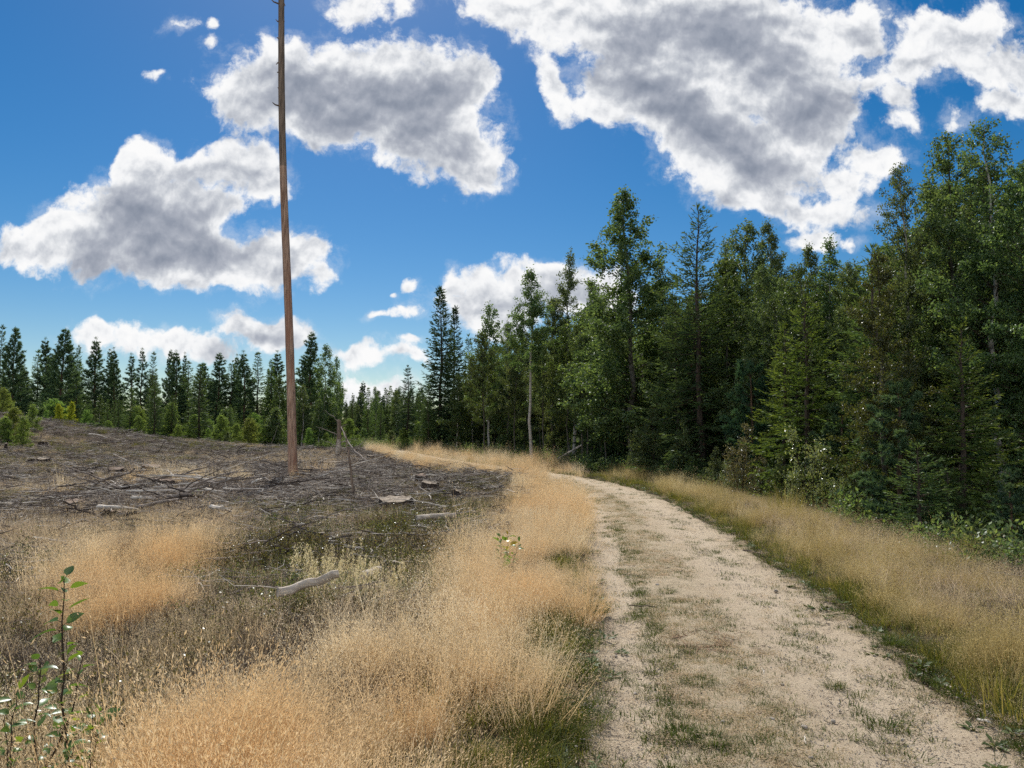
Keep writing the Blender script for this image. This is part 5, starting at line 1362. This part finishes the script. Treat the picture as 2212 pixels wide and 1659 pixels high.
def p_twigs(x, y, lat):
    hp = np.exp(-(((x + 6.6) / 3.2) ** 2 + ((y - 17.5) / 5.0) ** 2)) + .7 * np.exp(-(((x + 7.5) / 5) ** 2 + ((y - 28) / 6) ** 2))
    return np.where(lat < -1.9, np.where(in_poly(x, y, Z_GOLD) | in_poly(x, y, Z_ROSE), 0, (.17 + .83 * hp) * sstep(4.0, 9, y)), np.where(lat > 3.4, .12, 0)) * (y < 62)
cover('twig_debris', [litter_tuft(8, .34, .52, [M['twig'], M['pale_twig']], 'twig_debris', .0052) for _ in range(6)] + [litter_tuft(8, .34, .5, [M['dark_twig'], M['pale_twig']], 'twig_debris', .0055) for _ in range(3)], 44000, 2.0, 62, 1.0, p_twigs, .9, .22, tilt=.08)

# undergrowth of the wood: ferny, berry-bush floor between the stems
under_ = [berry_tuft(M['birch'], M['brown_twig'], 16, .62, .30, .055, .036, 26, 'undergrowth', .3) for _ in range(2)] + [berry_tuft(M['birch_olive'], M['brown_twig'], 14, .5, .3, .055, .034, 22, 'undergrowth', .3)]
def p_under(x, y, lat):
    return np.where((lat > 3.2) & (y > 8) & (y < 70), .8, 0) + np.where((y > 66) & (lat < -9), .35, 0) + np.where((y > 62) & (lat > -6), .6, 0)
cover('undergrowth', under_, 9000, 7, 95, .7, p_under, 1.0, .2)

# far-off wood closing the horizon behind the trees one can tell apart
x = rng.uniform(-1.1, 1.1, 2600); y = rng.uniform(84, 230, 2600)
m = ((x < .10) & (y > 118)) | ((x > -.30) & (x < .12) & (y > 96)) | ((x >= .02) & (y < 150)); x, y = (x * y)[m], y[m]
cov = [PR['spruce_far'][q][1] for q in range(4)] + [PR['birch_far'][0][1], PR['pine_far'][0][1]]
spread('far_off_wood', cov, np.stack([x, y, height(x, y, np.full(x.shape, 50.)) - .3], 1), rng.uniform(.34, .62, len(x)), .03)

# ------------------------------------------------------------------ sky with cumulus, sun
SUN_EL, SUN_AZ = radians(46), radians(-12)        # azimuth measured from straight ahead, clockwise seen from above
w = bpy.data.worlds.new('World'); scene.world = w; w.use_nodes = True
nt = w.node_tree; nt.nodes.clear()
out = nt.nodes.new('ShaderNodeOutputWorld'); bg = nt.nodes.new('ShaderNodeBackground')
sky = nt.nodes.new('ShaderNodeTexSky'); sky.sky_type = 'NISHITA'; sky.sun_disc = False
sky.sun_elevation = SUN_EL; sky.sun_rotation = SUN_AZ; sky.air_density = 1.0; sky.dust_density = 0.25; sky.ozone_density = 2.5; sky.altitude = 200
STR = 0.10; SKY_SAT = 1.48; SKY_VAL = .80
bg.inputs['Strength'].default_value = STR
hs = N(nt, 'ShaderNodeHueSaturation'); hs.inputs['Saturation'].default_value = SKY_SAT; hs.inputs['Value'].default_value = SKY_VAL
nt.links.new(sky.outputs[0], hs.inputs['Color'])
# bright cloud added behind the viewer, out of view, to raise the ambient light
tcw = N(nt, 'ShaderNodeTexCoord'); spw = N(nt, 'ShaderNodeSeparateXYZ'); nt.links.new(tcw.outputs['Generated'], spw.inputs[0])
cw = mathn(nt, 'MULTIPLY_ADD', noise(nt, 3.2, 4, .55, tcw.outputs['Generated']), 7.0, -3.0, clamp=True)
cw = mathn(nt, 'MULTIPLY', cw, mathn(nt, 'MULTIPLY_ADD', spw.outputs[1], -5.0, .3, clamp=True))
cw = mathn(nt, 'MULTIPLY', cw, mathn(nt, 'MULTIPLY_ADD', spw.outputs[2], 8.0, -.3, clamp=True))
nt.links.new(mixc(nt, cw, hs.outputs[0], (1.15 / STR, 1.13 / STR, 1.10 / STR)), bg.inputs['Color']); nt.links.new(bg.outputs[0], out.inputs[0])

# the cumulus clouds: a curved sheet of cloud far behind the trees, clear where the sky is clear
# (centre x, centre y, radius x, radius y, tilt in degrees, thickness), all as sight-line angles of the photographed clouds
CL = [
 (640,185,170,95,0,1),(560,220,90,80,0,.8),(800,190,190,110,0,1),(940,200,120,110,0,1),(900,280,180,100,20,1),(1010,330,95,80,20,.9),(720,260,150,65,5,.9),(500,200,55,30,0,.4),
 (320,370,75,70,0,.9),(300,460,150,95,0,1),(420,480,110,90,0,1),(180,510,150,60,0,.9),(70,535,90,45,0,.7),(400,560,260,72,4,1),(590,560,110,75,0,.9),(650,590,75,45,0,.7),(520,350,85,48,0,.8),(420,375,110,40,0,.7),(560,395,60,30,0,.6),(230,540,120,60,0,.9),
 (1330,40,290,95,8,1),(1550,80,290,130,0,1),(1680,170,190,120,0,1),(1400,170,160,100,0,1),(1330,225,75,60,0,.9),(1470,260,150,75,22,1),(1600,330,190,80,18,1),(1730,240,120,90,0,1),(1640,420,200,42,12,.7),(1760,450,110,28,8,.6),(1120,25,120,50,15,.7),(1190,170,38,75,-20,.4),(1225,235,30,40,0,.3),(1880,345,75,40,0,.8),(1800,390,80,40,0,.5),(1840,70,75,75,0,.7),
 (2060,80,150,75,0,.8),(2170,140,110,50,0,.7),(1980,130,90,50,0,.6),(1935,205,42,40,0,.5),(1950,260,40,25,0,.3),(2190,215,80,45,0,.8),(2060,255,25,30,0,.2),(1900,170,45,30,0,.3),
 (372,55,36,15,0,.35),(447,45,20,16,0,.35),(447,98,20,20,0,.25),(765,12,80,42,0,.7),(860,5,36,20,0,.4),(575,90,14,22,-30,.2),(330,175,16,7,20,.12),
 (1120,625,120,52,0,1),(1190,600,80,42,0,.9),(975,612,24,36,0,.6),(1010,655,70,38,0,.8),(1080,690,110,36,0,.8),(1260,640,110,60,0,.9),(902,618,15,17,0,.4),(905,690,36,14,0,.45),(905,743,26,9,0,.4),
 (300,742,120,36,4,.8),(225,725,45,24,0,.7),(420,762,90,30,4,.8),(520,725,60,40,0,.9),(570,738,70,42,0,.9),(640,735,50,34,0,.8),(475,700,26,12,0,.4),
 (800,778,105,24,0,.8),(870,772,60,21,0,.7),(755,803,40,14,0,.5),(810,858,120,32,0,.9),(770,872,80,24,0,.8),(835,697,14,5,0,.15),(866,647,9,6,0,.15),
 (1745,515,44,27,0,.8),(1830,530,18,11,0,.35),(1700,482,9,3,0,.2)]

gu = np.linspace(-.98, .98, 900); gv = np.linspace(-.01, .68, 330)
U, V = np.meshgrid(gu, gv)
def w2(x, y, s, k): return np.stack([fbm(x * s, y * s, k, 3) - .5, fbm(x * s + 31, y * s + 17, k + 9, 3) - .5])
w_ = w2(U, V, 8, 301) * .030 + w2(U, V, 21, 331) * .030 + w2(U, V, 46, 361) * .016
UW, VW = U + w_[0], V + w_[1]
acc = np.zeros(U.shape)
for (px, py, rx, ry, rot, th) in CL:
    u, v = uv_of(px, py); a = radians(rot); f = 1.10 / FOC
    dx, dy = UW - u, VW - v
    ex = (dx * cos(a) - dy * sin(a)) / (rx * f); ey = (dx * sin(a) + dy * cos(a)) / (ry * f)
    k = (min(ry, 85) / 85.0) ** .55 * (.5 + .5 * th) + .03
    e = k * (1 - np.hypot(ex, ey)) * np.where(np.hypot(ex, ey) < 1, 1.0, 1.3)
    acc += np.exp(np.clip(e * 9, -40, 40))
FLD = np.log(acc + np.exp(-9.0)) / 9 + .03
fade = np.minimum(sstep(.98, .84, np.abs(U)), sstep(.68, .62, V))
FLD = np.where(fade < 1, np.minimum(FLD, fade * 2 - 1), FLD)
T_ = np.clip(FLD, 0, .9); OC = np.zeros(U.shape)
su, sv = tan(SUN_AZ), tan(SUN_EL) / cos(SUN_AZ)
du, dv = su - U, sv - V; dn = np.hypot(du, dv); du /= dn; dv /= dn
for q in np.linspace(.004, .075, 12):
    i = np.clip(((V + dv * q - gv[0]) / (gv[1] - gv[0])).round().astype(int), 0, len(gv) - 1)
    j = np.clip(((U + du * q - gu[0]) / (gu[1] - gu[0])).round().astype(int), 0, len(gu) - 1)
    OC += T_[i, j] / 12
# the thick middles of the clouds (same units as above)
DK = [(740,215,200,70,8,.9),(930,190,100,70,0,1),(620,190,60,50,0,.45),(900,270,110,50,20,.7),(330,470,150,70,10,.85),(400,540,200,45,0,1),(250,560,120,35,0,.6),(280,410,60,40,0,.5),(560,560,60,35,0,.4),
 (1430,225,130,48,28,1),(1560,300,110,45,22,.9),(1735,235,85,55,0,.85),(1640,250,80,50,0,.5),(1390,70,120,50,0,.75),(1540,60,110,60,0,.65),(1260,40,90,40,0,.5),(1640,130,90,50,0,.5),(2100,80,70,30,0,.35),(1190,640,70,30,0,.75),(1120,650,60,25,0,.45),(600,750,70,22,0,.5),(330,752,90,18,0,.35)]
DKF = np.zeros(U.shape)
for (px, py, rx, ry, rot, th) in DK:
    u, v = uv_of(px, py); a = radians(rot); dx, dy = U + w_[0] * .8 - u, V + w_[1] * .8 - v
    ex = (dx * cos(a) - dy * sin(a)) * FOC / rx; ey = (dx * sin(a) + dy * cos(a)) * FOC / ry
    DKF = np.maximum(DKF, th * np.exp(-.75 * (ex * ex + ey * ey)))
OC = OC * .40 + DKF * .66
dr = np.stack([U, np.ones(U.shape), V], -1); dr = dr / np.linalg.norm(dr, axis=-1, keepdims=True) * 2600 + np.array([0, 0, CAM_H])
mbs = MB(); nyv, nxv = U.shape
I = (np.arange(nyv - 1)[:, None] * nxv + np.arange(nxv - 1)[None, :])
mbs.add(dr.reshape(-1, 3), np.stack([I, I + 1, I + nxv + 1, I + nxv], -1).reshape(-1, 4))
m, nt, out = new_mat('cumulus')
m.cycles.emission_sampling = 'NONE'
def vattr(nm): return N(nt, 'ShaderNodeAttribute', attribute_name=nm)
fld = vattr('field').outputs['Fac']; occ = vattr('shade').outputs['Fac']; P0 = vattr('sight').outputs['Vector']
def noise2(scale, detail, rough, off=(0, 0, 0), dist=0.0):
    n = N(nt, 'ShaderNodeTexNoise', noise_dimensions='2D')
    n.inputs['Scale'].default_value = scale; n.inputs['Detail'].default_value = detail; n.inputs['Roughness'].default_value = rough; n.inputs['Distortion'].default_value = dist
    va = N(nt, 'ShaderNodeVectorMath', operation='ADD'); nt.links.new(P0, va.inputs[0]); va.inputs[1].default_value = off
    nt.links.new(va.outputs[0], n.inputs['Vector']); return n.outputs['Fac']
n1 = noise2(17, 12, .64, (0, 0, 0), .0)
n3 = noise2(14, 6, .52, (.0, .0, 0), .0); n4 = noise2(14, 6, .52, (-.002, .011, 0), .0)
n2 = noise2(9, 6, .5, (3.1, 1.7, 0))
dens = mathn(nt, 'ADD', fld, mathn(nt, 'MULTIPLY_ADD', n1, 1.25, -.625))
dens = mathn(nt, 'MINIMUM', dens, mathn(nt, 'MULTIPLY_ADD', fld, 1.6, .30))
al = N(nt, 'ShaderNodeMapRange', interpolation_type='SMOOTHSTEP'); al.inputs['From Min'].default_value = .0; al.inputs['From Max'].default_value = .30
nt.links.new(dens, al.inputs[0])
rel = mathn(nt, 'SUBTRACT', n4, n3)
thk = mathn(nt, 'ADD', mathn(nt, 'MULTIPLY', mathn(nt, 'MINIMUM', dens, 1.0), .42), occ)
thk = mathn(nt, 'ADD', thk, mathn(nt, 'MULTIPLY_ADD', n2, .95, -.50))
thk = mathn(nt, 'ADD', thk, mathn(nt, 'MULTIPLY', rel, 2.2))
thk = mathn(nt, 'MULTIPLY', thk, .66)
ccol = ramp(nt, thk, [(.03, (1.0, 1.0, 1.0)), (.16, (.93, .94, .955)), (.28, (.76, .78, .815)), (.41, (.57, .60, .655)), (.56, (.42, .45, .52)), (.78, (.30, .335, .41)), (1.0, (.22, .255, .33))])
em = N(nt, 'ShaderNodeEmission'); nt.links.new(ccol, em.inputs[0]); em.inputs[1].default_value = .97
tr = N(nt, 'ShaderNodeBsdfTransparent'); ms = N(nt, 'ShaderNodeMixShader')
veil = N(nt, 'ShaderNodeMapRange', interpolation_type='SMOOTHSTEP'); veil.inputs['From Min'].default_value = .0; veil.inputs['From Max'].default_value = .9; veil.inputs['To Max'].default_value = .42
nt.links.new(mathn(nt, 'ADD', mathn(nt, 'MULTIPLY_ADD', fld, .9, .17), mathn(nt, 'MULTIPLY_ADD', noise2(21, 10, .68, (5.3, 2.2, 0), .0), 1.7, -.85)), veil.inputs[0])
nt.links.new(mathn(nt, 'MAXIMUM', al.outputs[0], veil.outputs[0]), ms.inputs[0]); nt.links.new(tr.outputs[0], ms.inputs[1]); nt.links.new(em.outputs[0], ms.inputs[2]); nt.links.new(ms.outputs[0], out.inputs[0])
me = mbs.mesh('sky', m, True)
for nm, v in (('field', FLD), ('shade', OC)):
    a = me.attributes.new(nm, 'FLOAT', 'POINT'); a.data.foreach_set('value', v.ravel().astype(np.float32))
a = me.attributes.new('sight', 'FLOAT_VECTOR', 'POINT'); a.data.foreach_set('vector', np.stack([U + w_[0] * .35, V + w_[1] * .35, U * 0], -1).ravel().astype(np.float32))
tag(mesh_obj('sky', me), kind='structure')

sd = bpy.data.lights.new('sun', 'SUN'); sd.energy = 5.0; sd.angle = radians(.53); sd.color = (1.0, .94, .84)
so = link(bpy.data.objects.new('sun', sd))
so.rotation_euler = (radians(90) - SUN_EL, 0, radians(180) - SUN_AZ)
from mathutils import Vector
dirv = Vector((sin(SUN_AZ) * cos(SUN_EL), cos(SUN_AZ) * cos(SUN_EL), sin(SUN_EL)))
so.rotation_euler = dirv.to_track_quat('Z', 'Y').to_euler()

scene.view_settings.view_transform = 'Standard'; scene.view_settings.look = 'None'; scene.view_settings.exposure = 0; scene.view_settings.gamma = 1
scene.render.engine = 'CYCLES'
c = scene.cycles
c.max_bounces = 6; c.diffuse_bounces = 4; c.glossy_bounces = 1; c.transmission_bounces = 4; c.transparent_max_bounces = 4
c.sample_clamp_indirect = 4.0; c.use_denoising = False; c.use_adaptive_sampling = True; c.adaptive_threshold = 0.02
c.caustics_reflective = False; c.caustics_refractive = False
